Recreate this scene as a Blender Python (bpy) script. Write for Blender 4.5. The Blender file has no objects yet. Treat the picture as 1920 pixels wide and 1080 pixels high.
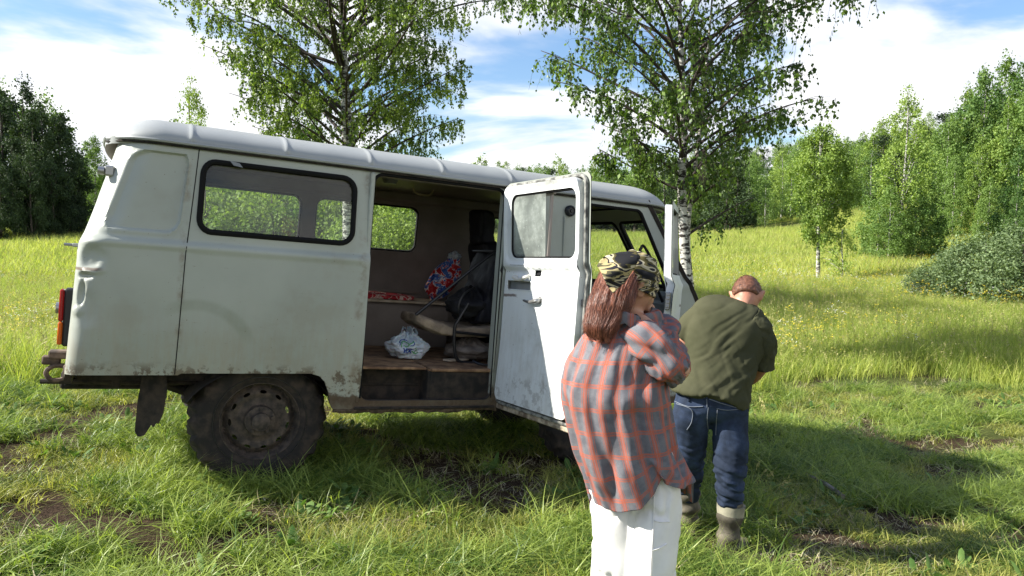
import bpy, math, random
import numpy as np
from mathutils import Vector, Matrix
from mathutils.geometry import delaunay_2d_cdt
from mathutils.bvhtree import BVHTree
R = math.radians
SC = bpy.context.scene
COL = SC.collection
# ------------------------------------------------------------------ camera, world, sun, exposure
CAMH = 1.495
F = 1420.0
PITCH = math.atan(110 / F)
cam = bpy.data.cameras.new("camera"); camo = bpy.data.objects.new("camera", cam); COL.objects.link(camo)
cam.sensor_width = 36; cam.lens = 36 * F / 1920; cam.clip_start = .05; cam.clip_end = 3000
camo.location = (0, 0, CAMH); camo.rotation_euler = (R(90) - PITCH, 0, 0)
SC.camera = camo
SC.view_settings.view_transform = 'Standard'; SC.view_settings.look = 'None'
SC.view_settings.gamma = 1; SC.view_settings.exposure = 1.2
SC.render.resolution_x = 1024; SC.render.resolution_y = 576
SC.cycles.max_bounces = 5; SC.cycles.transparent_max_bounces = 16; SC.cycles.diffuse_bounces = 2
SC.cycles.transmission_bounces = 4; SC.cycles.glossy_bounces = 3
SC.cycles.caustics_reflective = False; SC.cycles.caustics_refractive = False
SUN_EL = R(36)
SDIR = Vector((-math.cos(SUN_EL) * math.cos(R(4)), -math.cos(SUN_EL) * math.sin(R(4)), math.sin(SUN_EL)))
sl = bpy.data.lights.new("sun", 'SUN'); so = bpy.data.objects.new("sun", sl); COL.objects.link(so)
sl.energy = 5.0; sl.angle = R(.55); sl.color = (1, .95, .86)
so.rotation_euler = SDIR.to_track_quat('Z', 'Y').to_euler()
world = bpy.data.worlds.new("World"); SC.world = world; world.use_nodes = True
nt = world.node_tree; nt.nodes.clear()
def NN(nt, t, ins=None, **pr):
    n = nt.nodes.new('ShaderNode' + t)
    for k, v in pr.items(): setattr(n, k, v)
    for k, v in (ins or {}).items():
        if isinstance(v, bpy.types.NodeSocket): nt.links.new(v, n.inputs[k])
        else: n.inputs[k].default_value = v
    return n
def c4(c): return (c[0], c[1], c[2], 1) if len(c) == 3 else c
def NOISE(nt, co, scale, detail=3, rough=.5, dist=0, out=0):
    return NN(nt, 'TexNoise', {'Vector': co, 'Scale': scale, 'Detail': detail, 'Roughness': rough, 'Distortion': dist}).outputs[out]
def RAMP(nt, fac, stops, interp='LINEAR'):
    n = NN(nt, 'ValToRGB', {0: fac}); n.color_ramp.interpolation = interp
    e = n.color_ramp.elements
    while len(e) < len(stops): e.new(.5)
    for i, (p, c) in enumerate(stops):
        e[i].position = p; e[i].color = c4(c) if not isinstance(c, (int, float)) else (c, c, c, 1)
    return n.outputs[0]
def MIX(nt, fac, a, b, mode='MIX'):
    n = NN(nt, 'MixRGB', blend_type=mode)
    for k, v in ((0, fac), (1, a), (2, b)):
        if isinstance(v, bpy.types.NodeSocket): nt.links.new(v, n.inputs[k])
        else: n.inputs[k].default_value = v if k == 0 else c4(v)
    return n.outputs[0]
def MATH(nt, op, a, b=None, c=None, clamp=False):
    n = NN(nt, 'Math', operation=op, use_clamp=clamp)
    for k, v in ((0, a), (1, b), (2, c)):
        if v is None: continue
        if isinstance(v, bpy.types.NodeSocket): nt.links.new(v, n.inputs[k])
        else: n.inputs[k].default_value = v
    return n.outputs[0]
def MAPR(nt, v, a, b, c=0., d=1.):
    return NN(nt, 'MapRange', {0: v, 1: a, 2: b, 3: c, 4: d}, interpolation_type='SMOOTHSTEP').outputs[0]
sky = NN(nt, 'TexSky', sky_type='NISHITA', sun_disc=False, sun_elevation=SUN_EL, sun_rotation=R(266), air_density=1.1, dust_density=.8, ozone_density=1.5)
tc = NN(nt, 'TexCoord').outputs['Generated']
sx = NN(nt, 'SeparateXYZ', {0: tc})
zz = MATH(nt, 'ADD', MATH(nt, 'MAXIMUM', sx.outputs[2], 0), .16)
cv = NN(nt, 'CombineXYZ', {0: MATH(nt, 'DIVIDE', sx.outputs[0], zz), 1: MATH(nt, 'DIVIDE', sx.outputs[1], zz), 2: .35}).outputs[0]
cn = NOISE(nt, cv, .80, 7, .52, .35)
cmask = MATH(nt, 'MULTIPLY', MAPR(nt, cn, .385, .50), MAPR(nt, sx.outputs[2], .72, .42))  # clouds thinned out overhead, beyond the view, to lessen the sky's fill light
cn2 = NOISE(nt, cv, 1.6, 5, .5, .2)
ccol = MIX(nt, MAPR(nt, cn2, .35, .7), (9.0, 9.3, 10.0), (11.5, 11.5, 11.5))
skyc = MIX(nt, 1, sky.outputs[0], (1.3, 1.5, 1.75), 'MULTIPLY')
mixc = MIX(nt, cmask, skyc, ccol)
bg = NN(nt, 'Background', {0: mixc, 1: .05})
out = NN(nt, 'OutputWorld'); nt.links.new(bg.outputs[0], out.inputs[0])
# ------------------------------------------------------------------ helpers
rng = np.random.default_rng(7)
random.seed(7)
def tag(o, label=None, cat=None, group=None, kind=None):
    for k, v in (('label', label), ('category', cat), ('group', group), ('kind', kind)):
        if v: o[k] = v
    return o
def empty(name, loc=(0, 0, 0), rz=0, parent=None):
    o = bpy.data.objects.new(name, None); COL.objects.link(o); o.location = loc; o.rotation_euler = (0, 0, rz)
    o.empty_display_size = .1
    if parent: o.parent = parent
    return o
def mk(name, V, Fs, mats=None, parent=None, smooth=None, uv=None, mi=None, link=True):
    """V (n,3); Fs: ndarray (m,k) or list of polys"""
    me = bpy.data.meshes.new(name)
    V = np.asarray(V, dtype=np.float32)
    if isinstance(Fs, np.ndarray):
        m, k = Fs.shape
        me.vertices.add(len(V)); me.vertices.foreach_set('co', V.ravel())
        me.loops.add(m * k); me.loops.foreach_set('vertex_index', Fs.astype(np.int32).ravel())
        me.polygons.add(m); me.polygons.foreach_set('loop_start', np.arange(m, dtype=np.int32) * k)
        try: me.polygons.foreach_set('loop_total', np.full(m, k, dtype=np.int32))
        except Exception: pass
        me.update(calc_edges=True)
    else:
        me.from_pydata([tuple(map(float, v)) for v in V], [], [tuple(map(int, f)) for f in Fs])
    me.validate()
    if uv is not None:
        ul = me.uv_layers.new(name='UVMap')
        li = np.empty(len(me.loops), dtype=np.int32); me.loops.foreach_get('vertex_index', li)
        if uv.shape[0] == len(V): ul.data.foreach_set('uv', uv[li].astype(np.float32).ravel())
        else: ul.data.foreach_set('uv', uv.astype(np.float32).ravel())
    for m_ in (mats if isinstance(mats, (list, tuple)) else [mats] if mats else []): me.materials.append(m_)
    if mi is not None: me.polygons.foreach_set('material_index', np.asarray(mi, dtype=np.int32))
    if smooth is not None:
        me.polygons.foreach_set('use_smooth', np.ones(len(me.polygons), dtype=bool))
        if smooth < 180: me.set_sharp_from_angle(angle=R(smooth))
    me.update()
    o = bpy.data.objects.new(name, me)
    if link: COL.objects.link(o)
    if parent: o.parent = parent
    return o
def join(parts):
    """list of (V, faces list/array[, mi]) -> V, F(list), mi"""
    Vs, Fl, ml, n = [], [], [], 0
    for p in parts:
        V, f = np.asarray(p[0], float).reshape(-1, 3), p[1]
        m = p[2] if len(p) > 2 else 0
        Vs.append(V)
        for q in f: Fl.append(tuple(int(i) + n for i in q)); ml.append(m)
        n += len(V)
    return np.concatenate(Vs), Fl, ml
def grid_faces(nv, nu, closed=True):
    i, j = np.meshgrid(np.arange(nv - 1), np.arange(nu if closed else nu - 1), indexing='ij')
    j2 = (j + 1) % nu
    return np.stack([i * nu + j, i * nu + j2, (i + 1) * nu + j2, (i + 1) * nu + j], -1).reshape(-1, 4)
def catmull(K, n):
    K = np.asarray(K, float); m = len(K)
    t = np.linspace(0, m - 1, n); i = np.clip(t.astype(int), 0, m - 2); f = (t - i)
    f = f.reshape((-1,) + (1,) * (K.ndim - 1))
    p0 = K[np.maximum(i - 1, 0)]; p1 = K[i]; p2 = K[i + 1]; p3 = K[np.minimum(i + 2, m - 1)]
    return .5 * ((2 * p1) + (-p0 + p2) * f + (2 * p0 - 5 * p1 + 4 * p2 - p3) * f ** 2 + (-p0 + 3 * p1 - 3 * p2 + p3) * f ** 3)
def tube(P, r, n=8, closed=False, smooth=0, caps=True, flat=None):
    """round tube along points, radius scalar or list. returns V, faces(list)"""
    P = np.asarray(P, float)
    r = np.full(len(P), r) if np.isscalar(r) else np.asarray(r, float)
    if smooth:
        N = smooth
        r = catmull(r, N); P = catmull(P, N)
    m = len(P)
    T = np.roll(P, -1, 0) - np.roll(P, 1, 0) if closed else np.gradient(P, axis=0)
    T /= np.linalg.norm(T, axis=1)[:, None] + 1e-12
    up = np.array([0, 0, 1.]) if abs(T[0][2]) < .9 else np.array([1., 0, 0])
    N_ = np.cross(T[0], up); N_ /= np.linalg.norm(N_)
    A = []
    for i in range(m):
        N_ = N_ - T[i] * N_.dot(T[i]); N_ /= np.linalg.norm(N_) + 1e-12
        A.append((N_, np.cross(T[i], N_)))
    a = np.linspace(0, 2 * math.pi, n, endpoint=False)
    V = np.concatenate([P[i] + r[i] * (np.cos(a)[:, None] * A[i][0] + np.sin(a)[:, None] * A[i][1] * (flat or 1)) for i in range(m)])
    Fc = grid_faces(m, n).tolist()
    if closed:
        for j in range(n): Fc.append([(m - 1) * n + j, (m - 1) * n + (j + 1) % n, (j + 1) % n, j])
    elif caps:
        Fc.append(list(range(n))[::-1]); Fc.append([(m - 1) * n + j for j in range(n)])
    return V, Fc
def capsule(P, r, n=12, smooth=12):
    """tapered closed limb with rounded ends"""
    P = catmull(P, smooth); r = catmull(r, smooth)
    d0 = P[0] - P[1]; d0 /= np.linalg.norm(d0); d1 = P[-1] - P[-2]; d1 /= np.linalg.norm(d1)
    k = [(.95, .3), (.7, .71), (.4, .92)]
    P = np.concatenate([[P[0] + d0 * r[0] * a for a, b in k], P, [P[-1] + d1 * r[-1] * a for a, b in k[::-1]]])
    r = np.concatenate([[r[0] * b for a, b in k], r, [r[-1] * b for a, b in k[::-1]]])
    return tube(P, r, n)
def box(a, b, bev=0):
    x0, y0, z0 = [min(p, q) for p, q in zip(a, b)]; x1, y1, z1 = [max(p, q) for p, q in zip(a, b)]
    if not bev:
        V = [(x, y, z) for z in (z0, z1) for y in (y0, y1) for x in (x0, x1)]
        return V, [(0, 2, 3, 1), (4, 5, 7, 6), (0, 1, 5, 4), (2, 6, 7, 3), (0, 4, 6, 2), (1, 3, 7, 5)]
    V = []; idx = {}
    for sx_ in (0, 1):
        for sy in (0, 1):
            for sz in (0, 1):
                for ax in range(3):
                    p = [(x0, x1)[sx_], (y0, y1)[sy], (z0, z1)[sz]]
                    s = [sx_, sy, sz]
                    for k in range(3):
                        if k != ax: p[k] += bev * (1 if s[k] == 0 else -1)
                    idx[(sx_, sy, sz, ax)] = len(V); V.append(p)
    import itertools
    Fl = []
    for ax in range(3):
        o = [k for k in range(3) if k != ax]
        for s in (0, 1):
            q = []
            for (i, j) in ((0, 0), (1, 0), (1, 1), (0, 1)):
                t = [0, 0, 0]; t[ax] = s; t[o[0]] = i; t[o[1]] = j; q.append(idx[tuple(t) + (ax,)])
            Fl.append(q)
        for (i, j) in itertools.product((0, 1), repeat=2):
            q = []
            for s, w in ((0, o[0]), (1, o[0]), (1, o[1]), (0, o[1])):
                t = [0, 0, 0]; t[ax] = s; t[o[0]] = i; t[o[1]] = j; q.append(idx[tuple(t) + (w,)])
            Fl.append(q)
    for s in itertools.product((0, 1), repeat=3): Fl.append([idx[s + (k,)] for k in range(3)])
    return V, Fl
def fixn(o):
    import bmesh
    bm = bmesh.new(); bm.from_mesh(o.data); bmesh.ops.recalc_face_normals(bm, faces=bm.faces); bm.to_mesh(o.data); bm.free()
    return o
def obj(name, parts, mats, parent=None, smooth=40, fix=True):
    V, Fl, ml = join(parts)
    o = mk(name, V, Fl, mats, parent, smooth, mi=ml)
    if fix: fixn(o)
    return o
def rpoly(pts, n=6):
    """polygon with per-corner radius: (x,y,r)"""
    out = []; m = len(pts)
    for i in range(m):
        p = np.array(pts[i][:2], float); r = pts[i][2] if len(pts[i]) > 2 else 0
        a = np.array(pts[i - 1][:2], float) - p; b = np.array(pts[(i + 1) % m][:2], float) - p
        la, lb = np.linalg.norm(a), np.linalg.norm(b); a /= la; b /= lb
        if r <= 0: out.append(tuple(p)); continue
        ang = math.acos(np.clip(a.dot(b), -1, 1)); d = min(r / math.tan(ang / 2), la * .49, lb * .49); r = d * math.tan(ang / 2)
        c = p + (a + b) / np.linalg.norm(a + b) * (r / math.sin(ang / 2))
        s = p + a * d - c; e = p + b * d - c
        a0 = math.atan2(s[1], s[0]); a1 = math.atan2(e[1], e[0]); da = (a1 - a0 + math.pi) % (2 * math.pi) - math.pi
        for k in range(n + 1):
            t = a0 + da * k / n; out.append((c[0] + r * math.cos(t), c[1] + r * math.sin(t)))
    return out
def rrect(x0, y0, x1, y1, r, n=6): return rpoly([(x0, y0, r), (x1, y0, r), (x1, y1, r), (x0, y1, r)], n)
def resample(loop, step):
    out = []
    for i in range(len(loop)):
        a = np.array(loop[i], float); b = np.array(loop[(i + 1) % len(loop)], float); L = np.linalg.norm(b - a)
        if L < 1e-5: continue
        k = max(1, int(math.ceil(L / step)))
        for j in range(k): out.append(tuple(a + (b - a) * j / k))
    return out
def pip(P, loop):
    x, y = P[:, 0], P[:, 1]; L = np.asarray(loop); ins = np.zeros(len(P), bool)
    x0, y0 = L[:, 0], L[:, 1]; x1, y1 = np.roll(x0, -1), np.roll(y0, -1)
    for a, b, c, d in zip(x0, y0, x1, y1):
        if b == d: continue
        ins ^= ((b > y) != (d > y)) & (x < (c - a) * (y - b) / (d - b) + a)
    return ins
def segdist(P, loop):
    L = np.asarray(loop); best = np.full(len(P), 1e9)
    for a, b in zip(L, np.roll(L, -1, 0)):
        ab = b - a; t = np.clip(((P - a) @ ab) / (ab @ ab + 1e-12), 0, 1)
        best = np.minimum(best, np.linalg.norm(P - a - t[:, None] * ab, axis=1))
    return best
def cdt(outline, holes, step, extra=None, dense=None):
    """triangulate outline minus holes with inner grid points; dense=[(x0,y0,x1,y1,step)]"""
    loops = [resample(outline, step)] + [resample(h, step) for h in holes]
    O = np.asarray(outline)
    def gp(x0, y0, x1, y1, s):
        xs = np.arange(x0 + s / 2, x1, s); ys = np.arange(y0 + s / 2, y1, s)
        g = np.stack(np.meshgrid(xs, ys), -1).reshape(-1, 2)
        g += (np.random.default_rng(1).random(g.shape) - .5) * s * .06
        return g
    G = gp(O[:, 0].min(), O[:, 1].min(), O[:, 0].max(), O[:, 1].max(), step)
    for d in (dense or []):
        G = G[~((G[:, 0] > d[0]) & (G[:, 0] < d[2]) & (G[:, 1] > d[1]) & (G[:, 1] < d[3]))]
    Gs = [G] + [gp(*d) for d in (dense or [])]
    if extra is not None: Gs.append(np.asarray(extra))
    G = np.concatenate(Gs)
    keep = pip(G, loops[0])
    for h in loops[1:]: keep &= ~pip(G, h)
    G = G[keep]; ds = np.min([segdist(G, l) for l in loops], axis=0); G = G[ds > .22 * min([step] + [d[4] for d in (dense or [])])]
    pts = []; edges = []
    for l in loops:
        n = len(pts); pts += l; edges += [(n + i, n + (i + 1) % len(l)) for i in range(len(l))]
    pts += [tuple(g) for g in G]
    r = delaunay_2d_cdt([Vector(p) for p in pts], edges, [], 0, 1e-6)
    V = np.array([tuple(v) for v in r[0]]); T = np.array([list(f) for f in r[2]])
    c = V[T].mean(1); k = pip(c, loops[0])
    for h in loops[1:]: k &= ~pip(c, h)
    T = T[k]
    a, b, d = V[T[:, 0]], V[T[:, 1]], V[T[:, 2]]
    neg = (b - a)[:, 0] * (d - a)[:, 1] - (b - a)[:, 1] * (d - a)[:, 0] < 0
    T[neg] = T[neg][:, ::-1]
    return V, T
def vnorm(V, T):
    n = np.cross(V[T[:, 1]] - V[T[:, 0]], V[T[:, 2]] - V[T[:, 0]])
    out = np.zeros_like(V)
    for k in range(3): np.add.at(out, T[:, k], n)
    return out / (np.linalg.norm(out, axis=1)[:, None] + 1e-12)
def panel(name, outline, holes, step, mapf, thick, mats, parent=None, dense=None, extra=None, smooth=35, flip=False, off=0):
    """sheet with thickness; mats = [outer, inner, rim]"""
    V2, T = cdt(outline, holes, step, extra, dense)
    V = np.asarray(mapf(V2[:, 0], V2[:, 1]), float)
    if V.shape[0] == 3 and V.shape[1] != 3 or V.shape == (3, 3): V = V.T
    if flip: T = T[:, ::-1]
    N = vnorm(V, T)
    if off: V = V + N * off
    if not thick:
        return mk(name, V, T, mats, parent, smooth)
    n = len(V); Vi = V - N * thick
    E = {}
    for t in T:
        for a, b in ((t[0], t[1]), (t[1], t[2]), (t[2], t[0])):
            if (b, a) in E: del E[(b, a)]
            else: E[(a, b)] = 1
    rim = []
    for (a, b) in E: rim += [(b, a, a + n), (b, a + n, b + n)]
    Fa = np.concatenate([T, T[:, ::-1] + n, np.array(rim)])
    mi = [0] * len(T) + [min(1, len(mats) - 1)] * len(T) + [min(2, len(mats) - 1)] * len(rim)
    return mk(name, np.concatenate([V, Vi]), Fa, mats, parent, smooth, mi=mi)
# hash noise
def _h(ix, iy, iz, s):
    n = (ix.astype(np.int64) * 374761393 + iy.astype(np.int64) * 668265263 + iz.astype(np.int64) * 2147483647 + s * 1274126177) & 0xffffffff
    n = ((n ^ (n >> 13)) * 1274126177) & 0xffffffff
    return ((n ^ (n >> 16)) & 0xffffff) / float(0xffffff)
def vnoise(P, s=0):
    P = np.asarray(P, float)
    if P.shape[-1] == 2: P = np.concatenate([P, np.zeros(P.shape[:-1] + (1,))], -1)
    i = np.floor(P); f = P - i; f = f * f * (3 - 2 * f); r = 0
    for dx in (0, 1):
        for dy in (0, 1):
            for dz in (0, 1):
                w = (f[..., 0] if dx else 1 - f[..., 0]) * (f[..., 1] if dy else 1 - f[..., 1]) * (f[..., 2] if dz else 1 - f[..., 2])
                r = r + w * _h(i[..., 0] + dx, i[..., 1] + dy, i[..., 2] + dz, s)
    return r
def fbm(P, s=0, o=4):
    P = np.asarray(P, float); r = 0; a = .5
    for k in range(o): r = r + a * vnoise(P * 2 ** k, s + k); a *= .5
    return r / (1 - .5 ** o)
def sstep(a, b, x):
    t = np.clip((x - a) / (b - a), 0, 1); return t * t * (3 - 2 * t)
def PX(x, y, d):
    """point of the place seen at photo position x, y at distance d in front of the camera"""
    cx, cz = (x - 960) / F, -(y - 540) / F
    cp, sp = math.cos(PITCH), math.sin(PITCH)
    v = np.array([cx, cp + cz * sp, -sp + cz * cp])
    return v * (d / v[1]) + np.array([0, 0, CAMH])
# ------------------------------------------------------------------ materials
def mat(name, col=(.5, .5, .5), rough=.6, metal=0, spec=.5, build=None, bump=None, **kw):
    m = bpy.data.materials.new(name); m.use_nodes = True; nt = m.node_tree
    b = nt.nodes['Principled BSDF']
    b.inputs['Base Color'].default_value = c4(col); b.inputs['Roughness'].default_value = rough
    b.inputs['Metallic'].default_value = metal; b.inputs['Specular IOR Level'].default_value = spec
    co = NN(nt, 'TexCoord').outputs['Object']
    if build: build(nt, b, co)
    if bump:
        sc_, st = bump[0], bump[1]
        h = NOISE(nt, co, sc_, 4, .6)
        bn = NN(nt, 'Bump', {'Height': h, 'Strength': st, 'Distance': bump[2] if len(bump) > 2 else .01})
        nt.links.new(bn.outputs[0], b.inputs['Normal'])
    return m
def mottled(c1, c2, scale=6, detail=5, lo=.35, hi=.65, dist=0):
    def f(nt, b, co):
        nt.links.new(MIX(nt, MAPR(nt, NOISE(nt, co, scale, detail, .6, dist), lo, hi), c1, c2), b.inputs['Base Color'])
    return f
def leafmat(name, c1, c2, trans=.45, gloss=.35, rnd=True, tcol=None, scale=1.5):
    m = bpy.data.materials.new(name); m.use_nodes = True; nt = m.node_tree; nt.nodes.clear()
    oi = NN(nt, 'ObjectInfo'); geo = NN(nt, 'NewGeometry')
    n1 = NOISE(nt, geo.outputs['Position'], scale, 3, .6)
    v = MATH(nt, 'ADD', MATH(nt, 'MULTIPLY', oi.outputs['Random'], .5 if rnd else .0), MATH(nt, 'MULTIPLY', n1, .75 if rnd else 1.))
    isl = geo.outputs['Random Per Island']
    v = MATH(nt, 'ADD', v, MATH(nt, 'MULTIPLY', MATH(nt, 'SUBTRACT', isl, .5), .45))
    col = MIX(nt, MAPR(nt, v, .25, .85), c1, c2)
    d = NN(nt, 'BsdfPrincipled', {'Base Color': col, 'Roughness': gloss + .15, 'Specular IOR Level': .4})
    tcl = MIX(nt, 1, col, tcol or (1.25, 1.3, .6), 'MULTIPLY')
    t = NN(nt, 'BsdfTranslucent', {'Color': tcl})
    mx = NN(nt, 'MixShader', {0: trans, 1: d.outputs[0], 2: t.outputs[0]})
    o = NN(nt, 'OutputMaterial'); nt.links.new(mx.outputs[0], o.inputs[0])
    return m
# ------------------------------------------------------------------ terrain
def hgt(x, y):
    x = np.asarray(x, float); y = np.asarray(y, float)
    near = -.0775 * (x + 1.53) - .0516 * (y - 4.39)
    near = np.clip(near, -.55, .45)
    r = np.hypot(x * .9, y)
    far = -.52 + 1.35 * sstep(24, 75, y) + .55 * sstep(0, -30, x) * sstep(20, 60, y)
    far = far + 1.1 * sstep(17, 34, x) * sstep(22, 45, y) + np.clip(x - 26, 0, 45) * .12 * sstep(25, 50, y)
    far = far + np.clip(y - 95, 0, 75) * .10 * sstep(95, 170, y)
    k = sstep(6.5, 15, r)
    z = near * (1 - k) + far * k
    P = np.stack([x, y], -1)
    z = z + (fbm(P * 1.1, 3, 3) - .5) * .07 * sstep(0, 3, r) + (fbm(P * .25, 9, 2) - .5) * .25 * sstep(9, 25, r)
    # wheel track rut in the trampled ground
    z = z - .035 * np.exp(-((y - 3.35 - .22 * x) / .22) ** 2) * sstep(2.2, .5, np.abs(x + 1.8) - .5)
    return z
def soilm(x, y):
    P = np.stack([np.asarray(x, float), np.asarray(y, float)], -1)
    s = sstep(.55, .66, fbm(P * 1.7, 21, 4)) * .85
    for cx, cy, rx, ry, a in ((-2.0, 2.85, .5, .14, 1.1), (-1.75, 3.45, .35, .12, 1.1), (-.9, 2.7, .4, .12, 1.), (-1.35, 3.75, .4, .12, 1), (.25, 2.65, .3, .1, .8), (-1.5, 3.15, .9, .22, 1), (-1.15, 3.9, .5, .18, 1), (-.6, 2.95, .5, .2, .9), (1.45, 3.72, .3, .14, 1.2), (1.12, 3.72, .28, .22, 1.1), (.85, 4.1, .2, .15, .9), (.2, 3.0, .6, .2, .6),
                              (-3.2, 5.1, .8, .2, .7), (1.0, 8.4, 1.2, .3, .6), (-2.3, 4.1, .5, .15, .6), (-2.3, 3.3, .6, .2, .8), (1.9, 3.3, .8, .2, .5)):
        d = ((x - cx) / rx / .95) ** 2 + ((y - cy) / ry / 1.1) ** 2
        s = np.maximum(s, a * np.exp(-d) * (.05 + 1.75 * fbm(P * 5.5, 5, 4)))
    return np.clip(s, 0, 1) * sstep(16, 7, np.hypot(x, y))
def build_ground():
    N = 420
    t = np.linspace(-1, 1, N); g = np.sinh(6.2 * t) / np.sinh(6.2) * 900
    X, Y = np.meshgrid(g, g + 4.0)
    Z = hgt(X, Y)
    V = np.stack([X, Y, Z], -1).reshape(-1, 3)
    Fc = grid_faces(N, N, closed=False)
    o = mk('ground', V, Fc, None, None, 180)
    a = o.data.attributes.new('soil', 'FLOAT', 'POINT'); a.data.foreach_set('value', soilm(V[:, 0], V[:, 1]).astype(np.float32))
    def b(nt, bs, co):
        s = NN(nt, 'Attribute', attribute_name='soil').outputs['Fac']
        n = NOISE(nt, co, 9, 6, .65); n2 = NOISE(nt, co, 60, 4, .7); n3 = NOISE(nt, co, .35, 5, .6)
        gcol = MIX(nt, n, (.03, .045, .012), (.09, .12, .03))
        gcol = MIX(nt, MAPR(nt, n3, .4, .65), gcol, (.16, .17, .05))
        soil = MIX(nt, n2, (.022, .014, .009), (.11, .07, .045))
        soil = MIX(nt, MAPR(nt, n2, .55, .75), soil, (.22, .17, .10))
        nt.links.new(MIX(nt, MAPR(nt, MATH(nt, 'ADD', s, MATH(nt, 'MULTIPLY', MATH(nt, 'SUBTRACT', n, .5), .5)), .2, .55), gcol, soil), bs.inputs[0])
        h = MATH(nt, 'ADD', n, n2)
        bn = NN(nt, 'Bump', {'Height': h, 'Strength': 1., 'Distance': .05}); nt.links.new(bn.outputs[0], bs.inputs['Normal'])
    o.data.materials.append(mat('soil and low grass', rough=.95, spec=.1, build=b))
    tag(o, 'uneven grassy ground of the meadow with bare trampled soil patches', 'ground', kind='structure')
build_ground()
# ------------------------------------------------------------------ scatter with geometry nodes
def scatter(name, pts, rot, scl, idx, variants, label, cat):
    me = bpy.data.meshes.new(name); me.vertices.add(len(pts)); me.vertices.foreach_set('co', np.asarray(pts, np.float32).ravel())
    for nm, ty, dat, key in (('rot', 'FLOAT_VECTOR', rot, 'vector'), ('scl', 'FLOAT_VECTOR', scl, 'vector'), ('idx', 'INT', idx, 'value')):
        a = me.attributes.new(nm, ty, 'POINT'); a.data.foreach_set(key, np.asarray(dat, np.int32 if ty == 'INT' else np.float32).ravel())
    o = bpy.data.objects.new(name, me); COL.objects.link(o)
    cl = bpy.data.collections.new(name + '_forms')
    for v in variants: cl.objects.link(v)
    ng = bpy.data.node_groups.new(name, 'GeometryNodeTree')
    ng.interface.new_socket('Geometry', in_out='INPUT', socket_type='NodeSocketGeometry')
    ng.interface.new_socket('Geometry', in_out='OUTPUT', socket_type='NodeSocketGeometry')
    n = ng.nodes.new; gi = n('NodeGroupInput'); go = n('NodeGroupOutput'); ip = n('GeometryNodeInstanceOnPoints')
    ci = n('GeometryNodeCollectionInfo'); ci.inputs['Collection'].default_value = cl; ci.inputs['Separate Children'].default_value = True
    ci.inputs['Reset Children'].default_value = True
    L = ng.links.new
    L(gi.outputs[0], ip.inputs['Points']); L(ci.outputs[0], ip.inputs['Instance']); ip.inputs['Pick Instance'].default_value = True
    for nm, ty, key in (('rot', 'FLOAT_VECTOR', 'Rotation'), ('scl', 'FLOAT_VECTOR', 'Scale'), ('idx', 'INT', 'Instance Index')):
        a = n('GeometryNodeInputNamedAttribute'); a.data_type = ty; a.inputs[0].default_value = nm
        L(a.outputs[0], ip.inputs[key])
    L(ip.outputs[0], go.inputs[0])
    md = o.modifiers.new('scatter', 'NODES'); md.node_group = ng
    return tag(o, label, cat, kind='stuff')
def blades(n, h0, h1, w, lean, spread, seed, curl=1., seg=3, head=0, hcol=1):
    r = np.random.default_rng(seed); V = []; Fc = []; mi = []
    for i in range(n):
        a = r.random() * 6.283; rad = spread * math.sqrt(r.random()); x, y = rad * math.cos(a), rad * math.sin(a)
        h = h0 + (h1 - h0) * r.random(); d = r.random() * 6.283; ln = lean * (.3 + r.random()); ww = w * (.6 + .8 * r.random())
        dx, dy = math.cos(d), math.sin(d); tw = d + r.normal() * .6; px_, py_ = -math.sin(tw) * ww / 2, math.cos(tw) * ww / 2
        b = len(V)
        for k in range(seg + 1):
            t = k / seg; q = ln * t ** (1 + curl) * h; z = h * (t - .35 * min(ln, 1.6) * t ** 2.4)
            cx, cy = x + dx * q, y + dy * q; s = (1 - t ** 2)
            if k < seg: V += [(cx - px_ * s, cy - py_ * s, z), (cx + px_ * s, cy + py_ * s, z)]
            else: V.append((cx, cy, z))
        for k in range(seg - 1): Fc += [(b + 2 * k, b + 2 * k + 1, b + 2 * k + 3), (b + 2 * k, b + 2 * k + 3, b + 2 * k + 2)]
        Fc.append((b + 2 * seg - 2, b + 2 * seg - 1, b + 2 * seg)); mi += [0] * (2 * seg - 1)
        if r.random() < head:
            tip = np.array(V[-1]); m = 7
            for k in range(m):
                p = tip + (0, 0, -.012 * k * h * 3); q = r.normal(size=3) * .007 * (1 + k * .25); q2 = r.normal(size=3) * .007 * (1 + k * .2)
                b = len(V); V += [tuple(p), tuple(p + q + (0, 0, .01)), tuple(p + q2 + (0, 0, -.01))]; Fc.append((b, b + 1, b + 2)); mi.append(hcol)
    return np.array(V), np.array(Fc), mi
G_green = leafmat('grass blade green', (.070, .125, .022), (.44, .44, .12), .40, .3, scale=1.4)
G_lush = leafmat('grass blade lush', (.065, .14, .025), (.34, .42, .095), .43, .3, scale=.9)
G_dry = leafmat('dry straw', (.20, .16, .09), (.56, .50, .34), .3, .6, tcol=(1, 1, .8))
G_seed = leafmat('seed heads', (.26, .25, .09), (.46, .43, .18), .3, .7, tcol=(1, 1, .8))
G_mead = leafmat('meadow grass', (.18, .27, .045), (.50, .54, .14), .46, .5, scale=.12)
G_yel = mat('yellow petals', (.75, .58, .03), .6)
G_wht = mat('white petals', (.75, .75, .7), .6)
G_weed = leafmat('weed leaf', (.07, .15, .03), (.15, .25, .06), .35, .4)
def var(tag_, data, mats):
    V, Fc, mi = data
    return mk(tag_, V, Fc, mats, None, None, mi=mi, link=False)
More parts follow.
